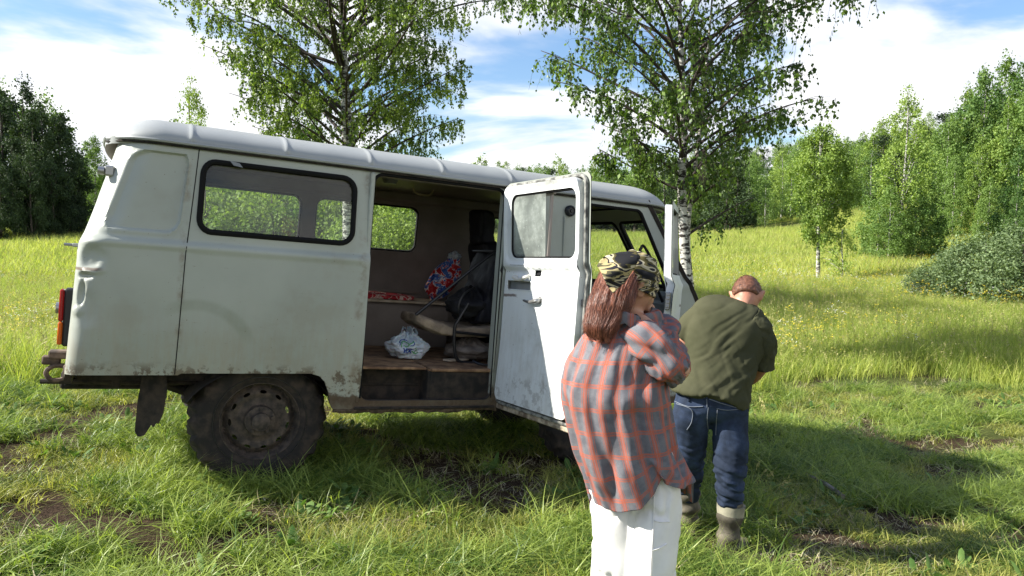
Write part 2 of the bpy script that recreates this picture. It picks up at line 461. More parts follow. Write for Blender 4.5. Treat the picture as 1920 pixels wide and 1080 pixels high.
def weed(seed, n=9, L=.07, W=.03):
    r = np.random.default_rng(seed); V = []; Fc = []
    for i in range(n):
        a = r.random() * 6.283; el = .25 + r.random() * .7; l = L * (.6 + .8 * r.random()); w = W * (.6 + .6 * r.random())
        u = np.array([math.cos(a) * math.cos(el), math.sin(a) * math.cos(el), math.sin(el)]); s = np.array([-math.sin(a), math.cos(a), 0])
        o = u * l * .35 * r.random() + (0, 0, .02 * r.random()); b = len(V); n_ = np.cross(u, s)
        V += [o, o + u * l * .35 + s * w * .5 - n_ * .004, o + u * l * .75 + s * w * .4 - (0, 0, .004), o + u * l - (0, 0, .012), o + u * l * .75 - s * w * .4 - (0, 0, .004), o + u * l * .35 - s * w * .5, o + u * l * .5 + n_ * .004]
        Fc += [(b, b + 1, b + 6), (b + 1, b + 2, b + 6), (b + 2, b + 3, b + 6), (b + 3, b + 4, b + 6), (b + 4, b + 5, b + 6), (b + 5, b, b + 6)]
    return np.array(V), np.array(Fc), [0] * len(Fc)
def stalk(seed, hh, m):
    V, Fc, mi = blades(9, hh * .7, hh, .004, .35, .10, seed, 1.2, 3, .75, 1)
    return V, Fc, mi
def fl(seed, n, h0, h1, rad):
    r = np.random.default_rng(seed); V = []; Fc = []; mi = []
    for i in range(n):
        x, y = r.normal(size=2) * rad * .5; h = h0 + (h1 - h0) * r.random(); b = len(V); lx, ly = r.normal(size=2) * .03
        V += [(x - .002, y, 0), (x + .002, y, 0), (x + lx, y + ly, h)]; Fc.append((b, b + 1, b + 2)); mi.append(1)
        for k in range(6):
            a = k * 1.05 + r.random(); c = np.array([x + lx, y + ly, h]) + r.normal(size=3) * .012; b = len(V)
            V += [c, c + np.array([math.cos(a), math.sin(a), .3]) * .018, c + np.array([math.cos(a + .9), math.sin(a + .9), .3]) * .018]; Fc.append((b, b + 1, b + 2)); mi.append(0)
    return np.array(V), np.array(Fc), mi
def inview(n, y0, y1, pad=.08, seed=0, p=1.):
    """random ground points inside the part of the place seen, density falling with distance"""
    r = np.random.default_rng(seed)
    u = r.random(n); y = (y0 ** (2 - p) + u * (y1 ** (2 - p) - y0 ** (2 - p))) ** (1 / (2 - p)) if p != 2 else y0 * (y1 / y0) ** u
    x = (r.random(n) * 2 - 1) * (.70 + pad) * y + r.normal(size=n) * .25
    return x, y, r
def put(name, x, y, r, smin, smax, idx, variants, label, cat, tilt=.2, sink=.01, zs=None):
    n = len(x); z = hgt(x, y) - sink
    rot = np.stack([r.normal(size=n) * tilt, r.normal(size=n) * tilt, r.random(n) * 6.283], -1)
    s = smin + (smax - smin) * r.random(n); scl = np.stack([s, s, s * (zs if zs is not None else 1)], -1)
    return scatter(name, np.stack([x, y, z], -1), rot, scl, idx, variants, label, cat)
WHEELS = [(-1.50, 4.45), (.56, 5.43), (-2.12, 5.6), (-.05, 6.6)]
def clear(x, y, rad=.16):
    k = np.ones(len(x), bool)
    for a, b in WHEELS:
        dx, dy = x - a, y - b; u = dx * .9 + dy * .43; v = -dx * .43 + dy * .9
        k &= ~((np.abs(u) < rad * 1.5) & (np.abs(v) < rad))
    for a, b in ((1.08, 3.86), (1.10, 3.74), (.97, 4.15), (.96, 4.02), (1.16, 3.95)): k &= ~(np.hypot(x - a, y - b) < .13)
    return k
# short trampled grass near by
x, y, r = inview(38000, 2.0, 9.5, .1, 11, 1.)
s = soilm(x, y); k = (r.random(len(x)) > s * 1.12) & clear(x, y) & (fbm(np.stack([x, y], -1) * 2.1, 77, 3) > .30)
x, y = x[k], y[k]
dens = fbm(np.stack([x, y], -1) * 1.6, 31, 3)
vs = [var('short_tuft', blades(24, .03, .08, .0045, 1.5, .07, i, .8), [G_green]) for i in range(3)] + \
     [var('mid_tuft', blades(18, .05, .13, .0052, 1.4, .06, 10 + i, 1.), [G_green]) for i in range(3)] + \
     [var('lush_tuft', blades(15, .09, .20, .0062, 1.5, .06, 20 + i, 1.3, 4), [G_lush]) for i in range(3)]
idx = np.where(dens < .52, r.integers(0, 3, len(x)), np.where(dens < .66, r.integers(3, 6, len(x)), r.integers(6, 9, len(x))))
put('short_grass', x, y, r, .55, 1.25, idx, vs, 'short trampled green grass round the van and the two people', 'grass', .25)
# straw
x, y, r = inview(9500, 2.0, 10, .1, 12, 1.)
k = (fbm(np.stack([x, y], -1) * 1.1, 41, 3) + .10 * soilm(x, y) > .49) & clear(x, y) & (r.random(len(x)) > soilm(x, y) * .45); x, y = x[k], y[k]
vs = [var('straw_tuft', blades(12, .03, .085, .0042, 1.9, .09, 30 + i, .2), [G_dry]) for i in range(4)]
put('dry_grass', x, y, r, .5, 1.2, r.integers(0, 4, len(x)), vs, 'flattened pale dry grass lying in the trampled meadow', 'dry grass', .45)
# weeds
x, y, r = inview(3600, 2.0, 9, .1, 13, 1.)
k = (fbm(np.stack([x, y], -1) * 1.4, 51, 3) > .5) & clear(x, y) & (r.random(len(x)) > soilm(x, y) * 1.3); x, y = x[k], y[k]
vs = [var('weed_form', weed(40 + i, 11, .075, .034), [G_weed]) for i in range(4)]
put('low_weeds', x, y, r, .5, 1.3, r.integers(0, 4, len(x)), vs, 'small broad-leaved weeds low in the grass', 'weeds', .2)
# longer loose tufts
x, y, r = inview(800, 2.1, 9, .1, 14, 1.)
k = (fbm(np.stack([x, y], -1) * .8, 61, 2) > .52) & clear(x, y, .3) & (r.random(len(x)) > soilm(x, y) * 2); x, y = x[k], y[k]
ex = np.array([[-.95, 3.98], [-.8, 4.0], [-.62, 3.95], [-.5, 3.85], [-.7, 3.8], [-.4, 3.95], [-.2, 4.2], [-1.0, 3.9], [.1, 4.1], [.35, 4.2], [-.3, 3.75], [1.75, 3.5], [2.0, 3.2], [2.2, 3.3], [1.6, 3.0], [1.4, 3.1]])
x = np.concatenate([x, ex[:, 0]]); y = np.concatenate([y, ex[:, 1]])
vs = [var('long_tuft', blades(13, .16, .34, .006, 1.5, .05, 60 + i, 1.5, 5), [G_lush]) for i in range(4)] + [var('stalk_form', stalk(70 + i, .33, 0), [G_green, G_seed]) for i in range(2)]
put('long_grass', x, y, r, .55, 1.1, r.choice(6, len(x), p=[.245, .245, .245, .245, .01, .01]), vs, 'long arching grass tufts growing between the trampled patches', 'grass', .2)
# tall meadow beyond
def tallmask(x, y):
    b = 8.2 + 1.2 * np.sin(x * .35 + 1) + 1.6 * sstep(-1, -7, x) * -1 + 2.6 * np.exp(-((x - 7) / 3.5) ** 2)
    return sstep(-.8, .8, y - b + (fbm(np.stack([x, y], -1) * .6, 8, 3) - .5) * 3)
x, y, r = inview(60000, 6.5, 30, .1, 15, 1.15)
k = r.random(len(x)) < tallmask(x, y); x, y = x[k], y[k]
vs = [var('meadow_tuft', blades(26, .22, .46, .0065, .7, .18, 80 + i, 1.2, 3, .0), [G_mead]) for i in range(3)] + \
     [var('meadow_lush', blades(24, .25, .5, .008, .8, .18, 90 + i, 1.2, 3), [G_lush]) for i in range(2)] + \
     [var('meadow_seed', blades(18, .35, .62, .005, .5, .18, 95 + i, 1.2, 3, .3, 1), [G_mead, G_seed]) for i in range(2)]
gq = fbm(np.stack([x, y * .6], -1) * .22, 91, 3)
u = r.random(len(x))
idx = np.where(gq + .22 * (u - .5) + .24 * sstep(19, 11, y) > .53, r.integers(3, 5, len(x)), np.where(u < .62 + .25 * sstep(20, 14, y), r.integers(0, 3, len(x)), r.integers(5, 7, len(x))))
zs = .55 + .75 * fbm(np.stack([x, y], -1) * .5, 19, 3)
put('meadow_grass', x, y, r, .6, 1.15, idx, vs, 'tall yellow-green grass of the open meadow beyond the van', 'meadow grass', .12, .02, zs)
x, y, r = inview(3000, 9, 30, .1, 16, 1.)
x2, y2, r2 = inview(42000, 28, 110, .1, 17, 1.1)
vs2 = [var('far_tuft', blades(26, .25, .55, .022, .6, .6, 100 + i, 1., 2), [G_mead]) for i in range(3)] + [var('far_seed', blades(26, .3, .6, .018, .5, .6, 104, 1., 2, .5, 1), [G_mead, G_seed])]
k = (y2 < 68 + 8 * np.sin(x2 * .1)) | (x2 > 30); x2, y2 = x2[k], y2[k]
put('far_meadow_grass', x2, y2, r2, .8, 1.5, r2.integers(0, 4, len(x2)), vs2, 'distant pale grass running to the foot of the woods', 'meadow grass', .1, .02)
# flowers and umbels
x, y, r = inview(5200, 8.5, 40, .1, 18, 1.2)
k = (fbm(np.stack([x, y], -1) * .3, 71, 3) + .1 * (x > 3) > .55) & (tallmask(x, y) > .6); x, y = x[k], y[k]
vs = [var('yellow_flower', fl(110 + i, 7, .35, .6, .35), [G_yel, G_lush]) for i in range(3)] + [var('white_flower', fl(115, 4, .4, .65, .35), [G_wht, G_lush])]
put('meadow_flowers', x, y, r, .8, 1.3, r.choice(4, len(x), p=[.3, .3, .28, .12]), vs, 'yellow and white flower heads scattered through the meadow', 'flowers', .1, .02)
# tall seeding stalks at the edge of the mown part
x, y, r = inview(500, 8, 14, .1, 19, 1.)
k = (fbm(np.stack([x, y], -1) * .5, 72, 2) > .52) & (tallmask(x, y) > .4); x, y = x[k], y[k]
vs = [var('tall_stalk', blades(6, .55, .95, .006, .3, .12, 120 + i, 1.3, 4, .95, 1), [G_green, G_seed]) for i in range(3)]
put('seeding_grass', x, y, r, .7, 1.1, r.integers(0, 3, len(x)), vs, 'tall grass stalks with brown seed heads', 'grass stalks', .1, .02)
# ------------------------------------------------------------------ the minibus: local x = forward, y = left, z = up
def dirt(c1, c2=None, low=.75, top=.62, amt=1., scr=True, rough=.42):
    def f(nt, b, co):
        s = NN(nt, 'SeparateXYZ', {0: co})
        n = NOISE(nt, co, 5.5, 6, .68); n2 = NOISE(nt, co, 40, 4, .7); n3 = NOISE(nt, co, 1.3, 4, .6)
        base = MIX(nt, MAPR(nt, n3, .3, .7), c1, c2 or tuple(.9 * q for q in c1))
        st = NN(nt, 'Mapping', {0: co}); st.inputs['Scale'].default_value = (14, 14, 1.5)
        streak = NOISE(nt, st.outputs[0], 2.2, 5, .7)
        film = MATH(nt, 'MULTIPLY', MAPR(nt, s.outputs[2], low + .45, low - .1), MAPR(nt, MATH(nt, 'ADD', streak, MATH(nt, 'MULTIPLY', n, .6)), .55, 1.1), clamp=True)
        base = MIX(nt, MATH(nt, 'MULTIPLY', film, .45 * amt), base, (.30, .24, .15))
        if scr:      # soft-edged darker arc across the flank
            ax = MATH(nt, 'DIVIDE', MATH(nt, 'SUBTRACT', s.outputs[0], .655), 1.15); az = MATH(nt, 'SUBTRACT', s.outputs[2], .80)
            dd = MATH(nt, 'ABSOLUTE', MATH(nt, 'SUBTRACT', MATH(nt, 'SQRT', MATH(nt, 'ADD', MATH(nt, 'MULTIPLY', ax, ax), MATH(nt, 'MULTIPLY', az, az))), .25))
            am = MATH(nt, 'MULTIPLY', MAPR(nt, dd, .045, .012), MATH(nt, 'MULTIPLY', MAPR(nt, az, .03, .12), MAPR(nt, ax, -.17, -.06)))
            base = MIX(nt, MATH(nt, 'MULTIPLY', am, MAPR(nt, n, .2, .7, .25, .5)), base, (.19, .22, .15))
        g = MATH(nt, 'ADD', MAPR(nt, s.outputs[2], top + .02, top - .14), MATH(nt, 'MULTIPLY', MATH(nt, 'SUBTRACT', n, .5), 1.5))
        mud = MATH(nt, 'MULTIPLY', MAPR(nt, g, .42, .62), MAPR(nt, s.outputs[2], top + .14, top + .02))
        base = MIX(nt, MATH(nt, 'MULTIPLY', mud, amt), base, MIX(nt, n2, (.045, .030, .019), (.15, .11, .07)))
        if scr:
            ed = MATH(nt, 'MULTIPLY', MAPR(nt, s.outputs[2], .745, .675), MAPR(nt, NOISE(nt, co, 13, 5, .75), .50, .58)); base = MIX(nt, MATH(nt, 'MULTIPLY', ed, .85 if amt >= 1 else .35), base, (.085, .055, .032))
            tr_ = MATH(nt, 'MULTIPLY', MAPR(nt, MATH(nt, 'ABSOLUTE', MATH(nt, 'SUBTRACT', s.outputs[2], MATH(nt, 'ADD', 1.195, MATH(nt, 'MULTIPLY', n, .03)))), .012, .004), MAPR(nt, s.outputs[0], .21, .17)); base = MIX(nt, MATH(nt, 'MULTIPLY', tr_, .8), base, (.10, .05, .025))
            for u0, w0_ in ((.575, .03), (1.56, .045)):
                e = MAPR(nt, MATH(nt, 'ABSOLUTE', MATH(nt, 'SUBTRACT', s.outputs[0], u0)), w0_, .003); e = MATH(nt, 'MULTIPLY', e, MAPR(nt, n, .44, .66)); base = MIX(nt, MATH(nt, 'MULTIPLY', e, .8), base, (.17, .13, .085))
            sm = MATH(nt, 'MULTIPLY', MAPR(nt, n3, .5, .66), MAPR(nt, n, .42, .62)); base = MIX(nt, MATH(nt, 'MULTIPLY', sm, .38), base, (.26, .25, .19))
            sp = NOISE(nt, co, 95, 2, .5); base = MIX(nt, MATH(nt, 'MULTIPLY', MAPR(nt, sp, .735, .76), .8), base, (.12, .085, .055))
            mp = NN(nt, 'Mapping', {0: co}); mp.inputs['Scale'].default_value = (3, 3, 26)
            sc = NOISE(nt, mp.outputs[0], 3.1, 5, .75, .3)
            base = MIX(nt, MATH(nt, 'MULTIPLY', MAPR(nt, sc, .66, .74), .8), base, (.16, .12, .08))
        nt.links.new(base, b.inputs[0])
        nt.links.new(MATH(nt, 'ADD', MATH(nt, 'MULTIPLY', mud, .45), rough + .04), b.inputs['Roughness'])
        bn = NN(nt, 'Bump', {'Height': MATH(nt, 'ADD', MATH(nt, 'MULTIPLY', NOISE(nt, co, 2.2, 2), 1.), MATH(nt, 'MULTIPLY', mud, .1)), 'Strength': .4, 'Distance': .02}); nt.links.new(bn.outputs[0], b.inputs['Normal'])
    return f
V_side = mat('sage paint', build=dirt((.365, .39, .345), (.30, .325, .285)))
V_in = mat('taupe vinyl', rough=.6, build=mottled((.17, .140, .122), (.22, .187, .165), 3))
V_white = mat('white paint', build=dirt((.72, .74, .73), (.64, .67, .67), .85, .56, .75))
V_roof = mat('roof paint', rough=.45, build=dirt((.33, .345, .34), (.27, .285, .285), .2, .2, .3, False, .45))
V_dark = mat('underbody grime and roof shade', (.035, .028, .022), .9, build=mottled((.010, .009, .008), (.042, .031, .023), 14))
V_rub = mat('rubber seal', (.006, .006, .006), .8, spec=.2)
V_tyre = mat('muddy tyre', rough=.9, build=mottled((.014, .012, .011), (.055, .040, .030), 13, 6, .4, .72))
V_rim = mat('muddy rim', rough=.8, build=mottled((.030, .025, .021), (.095, .072, .055), 22))
V_metal = mat('worn metal', (.35, .35, .34), .4, .8)
V_black = mat('black plastic', (.012, .012, .014), .4)
V_wood = mat('worn floor board', rough=.8, build=mottled((.14, .075, .04), (.36, .22, .12), 12, 6))
V_ply = mat('pale board', rough=.75, build=mottled((.35, .28, .2), (.5, .42, .32), 10))
V_red = mat('red lamp lens', (.28, .010, .01), .25); V_amb = mat('amber lamp lens', (.50, .10, .01), .25)
V_vin = mat('black vinyl', rough=.6, spec=.3, build=mottled((.008, .008, .012), (.02, .02, .028), 8), bump=(9, .5, .02))
V_grey = mat('grey dash', rough=.55, build=mottled((.16, .17, .17), (.22, .23, .23), 4))
def glassmat(name, tint, film, rough=.02):
    m = bpy.data.materials.new(name); m.use_nodes = True; nt = m.node_tree; nt.nodes.clear()
    co = NN(nt, 'TexCoord').outputs['Object']
    tr = NN(nt, 'BsdfTransparent', {0: c4(tint)}); gl = NN(nt, 'BsdfGlossy', {0: (1, 1, 1, 1), 1: rough})
    df = NN(nt, 'BsdfDiffuse', {0: (.55, .60, .55, 1)}); tl = NN(nt, 'BsdfTranslucent', {0: (.55, .6, .55, 1)})
    dd = NN(nt, 'MixShader', {0: .4, 1: df.outputs[0], 2: tl.outputs[0]})
    fr = NN(nt, 'Fresnel', {0: 1.5}); 
    a = NN(nt, 'MixShader', {0: MATH(nt, 'MULTIPLY', fr.outputs[0], .9), 1: tr.outputs[0], 2: gl.outputs[0]})
    n = MAPR(nt, NOISE(nt, co, 5, 6, .65), .35, .75, film * .5, film * 1.4); n2 = MAPR(nt, NOISE(nt, co, 70, 2, .5), .66, .74, 0, film * .8)
    b = NN(nt, 'MixShader', {0: MATH(nt, 'ADD', n, n2, clamp=True), 1: a.outputs[0], 2: dd.outputs[0]})
    o = NN(nt, 'OutputMaterial'); nt.links.new(b.outputs[0], o.inputs[0]); return m
Gl = glassmat('window glass', (.86, .9, .87), .08); Gl_d = glassmat('dirty window glass', (.35, .42, .40), .55, .15)
Gl_w = glassmat('windscreen glass', (.88, .93, .9), .07)
bus = empty('minibus', (-2.78472757, 4.59184576, .08687398))
bus.matrix_world = Matrix(((.89873851, -.43164696, .07713623, -2.78472757), (.42876436, .90194545, .05153179, 4.59184576), (-.09181621, -.01324034, .99568794, .08687398), (0, 0, 0, 1)))
tag(bus, 'old pale green and white high-wheeled minibus standing in the grass with its side door open', 'minibus')
H0 = np.array([[.45, .885], [.9, .912], [1.335, .918], [1.352, .926], [1.372, .922], [1.392, .899], [1.916, .866], [1.95, .862]])
def hw(w): return np.interp(w, H0[:, 0], H0[:, 1])
def lean(w): return np.interp(w, [.6, 1.34, 1.40, 1.93], [.045, .075, .095, .232])
def rc(w): return np.interp(w, [.6, 1.35, 1.5, 1.9], [.085, .12, .19, .21])
RC = .17
def rsd(x, y, cx, cy, hx, hy, r):
    qx, qy = np.abs(x - cx) - hx + r, np.abs(y - cy) - hy + r
    return np.hypot(np.maximum(qx, 0), np.maximum(qy, 0)) + np.minimum(np.maximum(qx, qy), 0) - r
def bodymap(side, dents=False):
    def f(s, w):
        s = np.asarray(s, float); w = np.asarray(w, float)
        h = hw(w); r = rc(w); th = np.clip((RC - s) / RC, 0, math.pi / 2)
        send = RC * (1 - math.pi / 2)
        u = np.where(s >= RC, s + (r - RC) * sstep(.6, RC, s), r * (1 - np.sin(th)))
        v = np.where(s >= RC, h, h - r * (1 - np.cos(th)) - np.maximum(0, send - s))
        u = u + .015 * np.clip((send - s) / .85, 0, 1) * -1
        q = np.clip((RC - s) / RC, 0, 1)
        # pressed blank panel behind the window
        d = rsd(s, w, .290, 1.645, .216, .212, .07)
        dp = (.016 * sstep(.006, -.009, d) - .004 * np.exp(-((d - .009) / .007) ** 2)) * (s > -.1)
        v = v - dp * np.cos(th); u = u + dp * np.sin(th)
        if dents:
            def dn(cs, cw, a, b, dep): return dep * np.exp(-(((s - cs) / a) ** 2 + ((w - cw) / b) ** 2) ** 2.2)
            D = dn(.10, 1.27, .085, .06, .022) + dn(.07, 1.175, .06, .016, .026) + dn(.055, 1.085, .03, .06, .022) + dn(.13, 1.0, .07, .09, .008) - dn(.12, 1.205, .08, .02, .008) - dn(.04, .99, .06, .025, .008)
            D = D + .003 * (fbm(np.stack([s * 9, w * 9], -1), 3, 3) - .5) * sstep(.4, .1, s)
            v = v - D * np.cos(th); u = u + D * np.sin(th)
            v = v + .003 * (fbm(np.stack([s * 2.2, w * 2.2], -1), 13, 3) - .5) * 2
        u = u + lean(w) * sstep(.75, .1, s)
        return np.stack([u, -v * side, w], -1)
    return f
def frontU(w): return np.where(w < 1.2, 4.08, np.where(w < 1.28, 4.08 - (w - 1.2) * .6, 4.032 - (w - 1.28) * .70))
def bodyline(w): return (float(frontU(np.array(w))), w)
arcf = [(3.35 + .44 * math.cos(a), .40 + .44 * math.sin(a)) for a in np.linspace(R(8), R(172), 14)]
S0 = -.0913 - (.90 - .17)
near_out = [(S0, .60), (-.09, .60), (-.05, .655), (.58, .662)] + rpoly([(.6, .668), (1.34, .675, .0), (1.41, .60, .03), (1.425, .5, .02), (1.45, .462, .01)])[0:0] + \
    [(.6, .672), (1.30, .678), (1.35, .664), (1.385, .63), (1.41, .57), (1.425, .50), (1.445, .465), (2.9, .462)] + arcf[::-1] + \
    [(3.80, .46), (4.08, .50), (4.08, 1.2)] + [bodyline(w) for w in (1.28, 1.4, 1.6, 1.8, 1.93)] + [(S0, 1.93)]
far_out = [(S0, .60), (-.09, .60), (-.05, .655), (.6, .672), (1.30, .678), (1.385, .63), (1.425, .50), (1.445, .465), (2.9, .462)] + arcf[::-1] + near_out[-9:]
win1 = rrect(.635, 1.452, 1.488, 1.838, .075)
doorhole = rrect(1.60, .515, 2.475, 1.888, .06)
cabhole = rpoly([(3.045, .86, .05), (3.90, .86, .05), (3.90, 1.24, .05), (3.54, 1.862, .06), (3.045, 1.862, .09)])
swin = rrect(2.62, 1.452, 2.93, 1.838, .07)
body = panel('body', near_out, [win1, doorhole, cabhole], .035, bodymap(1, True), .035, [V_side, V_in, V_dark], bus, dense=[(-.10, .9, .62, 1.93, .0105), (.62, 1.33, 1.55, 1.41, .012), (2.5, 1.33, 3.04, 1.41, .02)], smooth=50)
fw1, fw2 = rrect(.635, 1.452, 1.488, 1.838, .075), rrect(1.60, 1.452, 2.47, 1.838, .075)
fcab = rpoly([(3.05, 1.42, .05), (3.80, 1.42, .05), (3.54, 1.83, .06), (3.05, 1.83, .06)])
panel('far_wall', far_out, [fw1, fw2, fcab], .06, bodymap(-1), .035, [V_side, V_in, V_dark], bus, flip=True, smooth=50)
# seam lines and trim
def path_on(side, pts, off=.004):
    P = bodymap(side, side == 1)(np.array([p[0] for p in pts]), np.array([p[1] for p in pts])); P[:, 1] -= side * off; return P
def seam(pts, r=.0028, m=V_rub, nm='panel_seam', par=None, side=1, off=-.0003):
    return obj(nm, [tube(path_on(side, resample(pts + pts[::-1][1:-1], .03)[:int(len(resample(pts + pts[::-1][1:-1], .03)) / 2) + 1], off), r, 6)], [m], par or bus)
seam([(.565, .665), (.575, 1.36), (.588, 1.915)])
# window gaskets and glass
def window(hole, side, nm='window', gl=Gl, r=.016):
    L = resample(hole, .03)
    o = obj('window_seal' if False else nm, [tube(path_on(side, L, .001), r, 8, closed=True)], [V_rub], bus)
    g = panel('pane', hole, [], .08, bodymap(side), 0, [gl], o, flip=(side == -1), off=-.012)
    return o
w1 = window(win1, 1); window(fw1, -1); window(fw2, -1); window(fcab, -1)
# inner hang of a rubber strip loose at the window top, as in the near window
obj('loose_seal_flap', [([(.78, -.90, 1.852), (.83, -.903, 1.845), (.85, -.905, 1.822), (.80, -.91, 1.828)], [(0, 1, 2, 3), (3, 2, 1, 0)])], [V_grey], w1, fix=False)
# door-opening rubber and pillars
obj('door_seal', [tube(path_on(1, rpoly([(1.60, .53), (1.60, 1.888, .06), (2.475, 1.888, .06), (2.475, .53)])[0:], -.006), .011, 8)], [V_rub], bus)
obj('door_seal', [tube(path_on(1, resample(cabhole, .04), -.008), .012, 8, closed=True)], [V_rub], bus)
obj('door_pillar', [box((2.468, -.895, .50), (2.505, -.80, 1.89), .006), box((1.575, -.895, .50), (1.602, -.80, 1.89), .006)], [V_side], bus)
# roof: gutter lip, curved edge, pressed ribs
def roof():
    us = np.concatenate([np.linspace(0, .3, 16), np.linspace(.3, 3.4, 150)[1:], np.linspace(3.4, 3.78, 22)[1:]])
    ribs = [.402, .918, 1.423, 1.897, 2.392, 2.897]
    us = np.sort(np.concatenate([us] + [np.array(r) + np.array([-.03, -.02, -.012, -.004, .004, .012, .02, .03]) for r in ribs]))
    ph = np.linspace(0, math.pi, 71); ph = ph - .22 * np.sin(2 * ph) * .5 * 0
    V = []
    for u in us:
        a = np.clip((.26 - u) / .26, 0, 1); b = np.clip((u - 3.46) / .32, 0, 1)
        hv = .886 - .24 * (1 - math.sqrt(max(0, 1 - a ** 2))) - .30 * (1 - math.sqrt(max(0, 1 - b ** 2.2)))
        E = .165 * (1 - .93 * a ** 2.2) * (1 - .93 * b ** 2.4)
        c, s = np.cos(ph), np.sin(ph)
        v = hv * np.sign(c) * np.abs(c) ** .62; z = E * s ** .95
        rb = sum(math.exp(-((u - r) / .014) ** 2) for r in ribs)
        edge = sstep(.0, .12, s) * sstep(1.0, .75, s)
        z = z + .004 * rb * edge; v = v + np.sign(c) * .006 * rb * edge
        z = z + .004 * (fbm(np.stack([np.full(len(ph), u * 2), v * 3], -1), 4, 2) - .5)
        uu = .135 + u * (3.70 / 3.78) * 1.0
        uu = .195 + u * .969 + .10 * (1 - (np.abs(v) / .9) ** 2) * (b ** .5 if b > 0 else 0) - .06 * (1 - (np.abs(v) / .9) ** 2) * (a ** .5 if a > 0 else 0)
        V.append(np.stack([uu, -v, 1.922 + z], -1))
    V = np.array(V); nv, nu = V.shape[:2]
    Vo = V.reshape(-1, 3); Fo = grid_faces(nv, nu, False)
    Vi = Vo.copy(); Vi[:, 2] -= .035; Vi[:, 1] *= .96
    n = len(Vo); bd = [i * nu for i in range(nv)] + [(nv - 1) * nu + j for j in range(1, nu)] + [i * nu + nu - 1 for i in range(nv - 2, -1, -1)] + [j for j in range(nu - 2, 0, -1)]
    rim = [(bd[i], bd[(i + 1) % len(bd)], bd[(i + 1) % len(bd)] + n, bd[i] + n) for i in range(len(bd))]
    Fa = np.concatenate([Fo, Fo[:, ::-1] + n, np.array(rim)])
    o = mk('roof', np.concatenate([Vo, Vi]), Fa, [V_roof, V_in], bus, 60, mi=[0] * len(Fo) + [1] * len(Fo) + [0] * len(rim)); fixn(o)
    # rain gutter following the edge
    g = [V[i, 0] + (0, -.006, -.004) for i in range(0, nv, 3)]
    g2 = [V[i, -1] + (0, .006, -.004) for i in range(0, nv, 3)]
    obj('rain_gutter', [tube(np.array(g), .0075, 6, flat=1.3), tube(np.array(g2), .0075, 6), tube(V[0, ::3] + (-.004, 0, -.004), .009, 6)], [V_roof], o)
    obj('roof_edge_shade_strip', [tube(np.array([q + (0, .014, -.018) for q in g]), .006, 5)], [V_dark], o)  # dark tube standing in for the shade line under the roof lip
    return o
roof()
# headlining, rails, cabin furniture
hl = obj('headlining', [box((.5, -.80, 1.955), (3.55, .80, 1.965)), box((.55, -.855, 1.875), (2.5, -.80, 1.945), .01), box((.5, .80, 1.86), (3.5, .862, 1.955), .02)], [V_in], bus)
obj('wall_rail', [box((.6, .828, 1.862), (3.2, .846, 1.895), .006), box((1.0, .84, 1.1), (2.55, .868, 1.12), .006)], [mat('rail vinyl', (.24, .2, .17), .5)], bus)
obj('ceiling_handle', [tube([(2.22, .30, 1.95), (2.24, .30, 1.915), (2.29, .30, 1.90), (2.36, .30, 1.905), (2.39, .30, 1.95)], .008, 8, smooth=20)], [V_ply], bus)
obj('dome_lamp', [tube([(1.95, .0, 1.955), (1.95, 0, 1.925)], [.06, .045], 16)], [V_grey], bus)
fl_o = obj('floor', [box((.06, -.72, .68), (1.6, .84, .70)), box((1.6, -.70, .68), (1.9, .84, .70)), box((1.9, -.70, .68), (2.05, .84, .70)), box((2.05, -.83, .68), (2.9, .84, .70)), box((2.9, -.5, .68), (4.0, .84, .70))], [V_wood], bus)
obj('floor_board', [box((1.60, -.845, .699), (2.03, -.60, .716), .004), box((1.60, -.6, .7005), (2.03, .3, .7095), .003), box((2.06, -.86, .69), (2.475, -.5, .712), .006), box((2.45, -.5, .702), (2.0, .1, .709), .004)], [V_wood], fl_o)
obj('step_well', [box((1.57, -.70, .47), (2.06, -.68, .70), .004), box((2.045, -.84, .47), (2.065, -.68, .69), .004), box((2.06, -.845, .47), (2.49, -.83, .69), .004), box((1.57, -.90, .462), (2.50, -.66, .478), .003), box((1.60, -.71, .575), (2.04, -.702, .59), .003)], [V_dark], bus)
# dark chassis
obj('underbody', [box((.1, -.70, .60), (1.5, .84, .66)), box((1.45, -.66, .50), (2.9, .84, .60)), box((2.9, -.6, .5), (4.1, .7, .66))], [V_dark], bus)
obj('chassis_rail', [box((.0, -.42, .50), (4.2, -.34, .60), .01), box((.0, .34, .50), (4.2, .42, .60), .01), box((.02, -.45, .52), (.10, .45, .60), .01)], [V_dark], bus)
for xx in (1.05, 3.35):
    obj('axle', [tube([(xx, -.62, .38), (xx, .62, .38)], .045, 12), tube([(xx, -.12, .36), (xx, -.0, .36), (xx, .14, .36)], [.09, .14, .09], 14)], [V_dark], bus)
    for s in (-1, 1):
        obj('leaf_spring', [tube([(xx - .55, .48 * s, .56), (xx - .3, .48 * s, .47), (xx, .48 * s, .44), (xx + .3, .48 * s, .47), (xx + .55, .48 * s, .56)], .028, 8, smooth=20)], [V_dark], bus)
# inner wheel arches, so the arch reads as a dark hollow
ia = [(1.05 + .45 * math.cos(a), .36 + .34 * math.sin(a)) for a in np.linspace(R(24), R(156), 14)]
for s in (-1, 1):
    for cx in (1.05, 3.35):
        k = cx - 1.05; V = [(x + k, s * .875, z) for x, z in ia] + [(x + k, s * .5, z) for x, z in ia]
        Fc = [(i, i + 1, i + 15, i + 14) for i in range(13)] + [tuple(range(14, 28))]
        obj('wheel_arch', [(V, Fc)], [V_dark], bus)
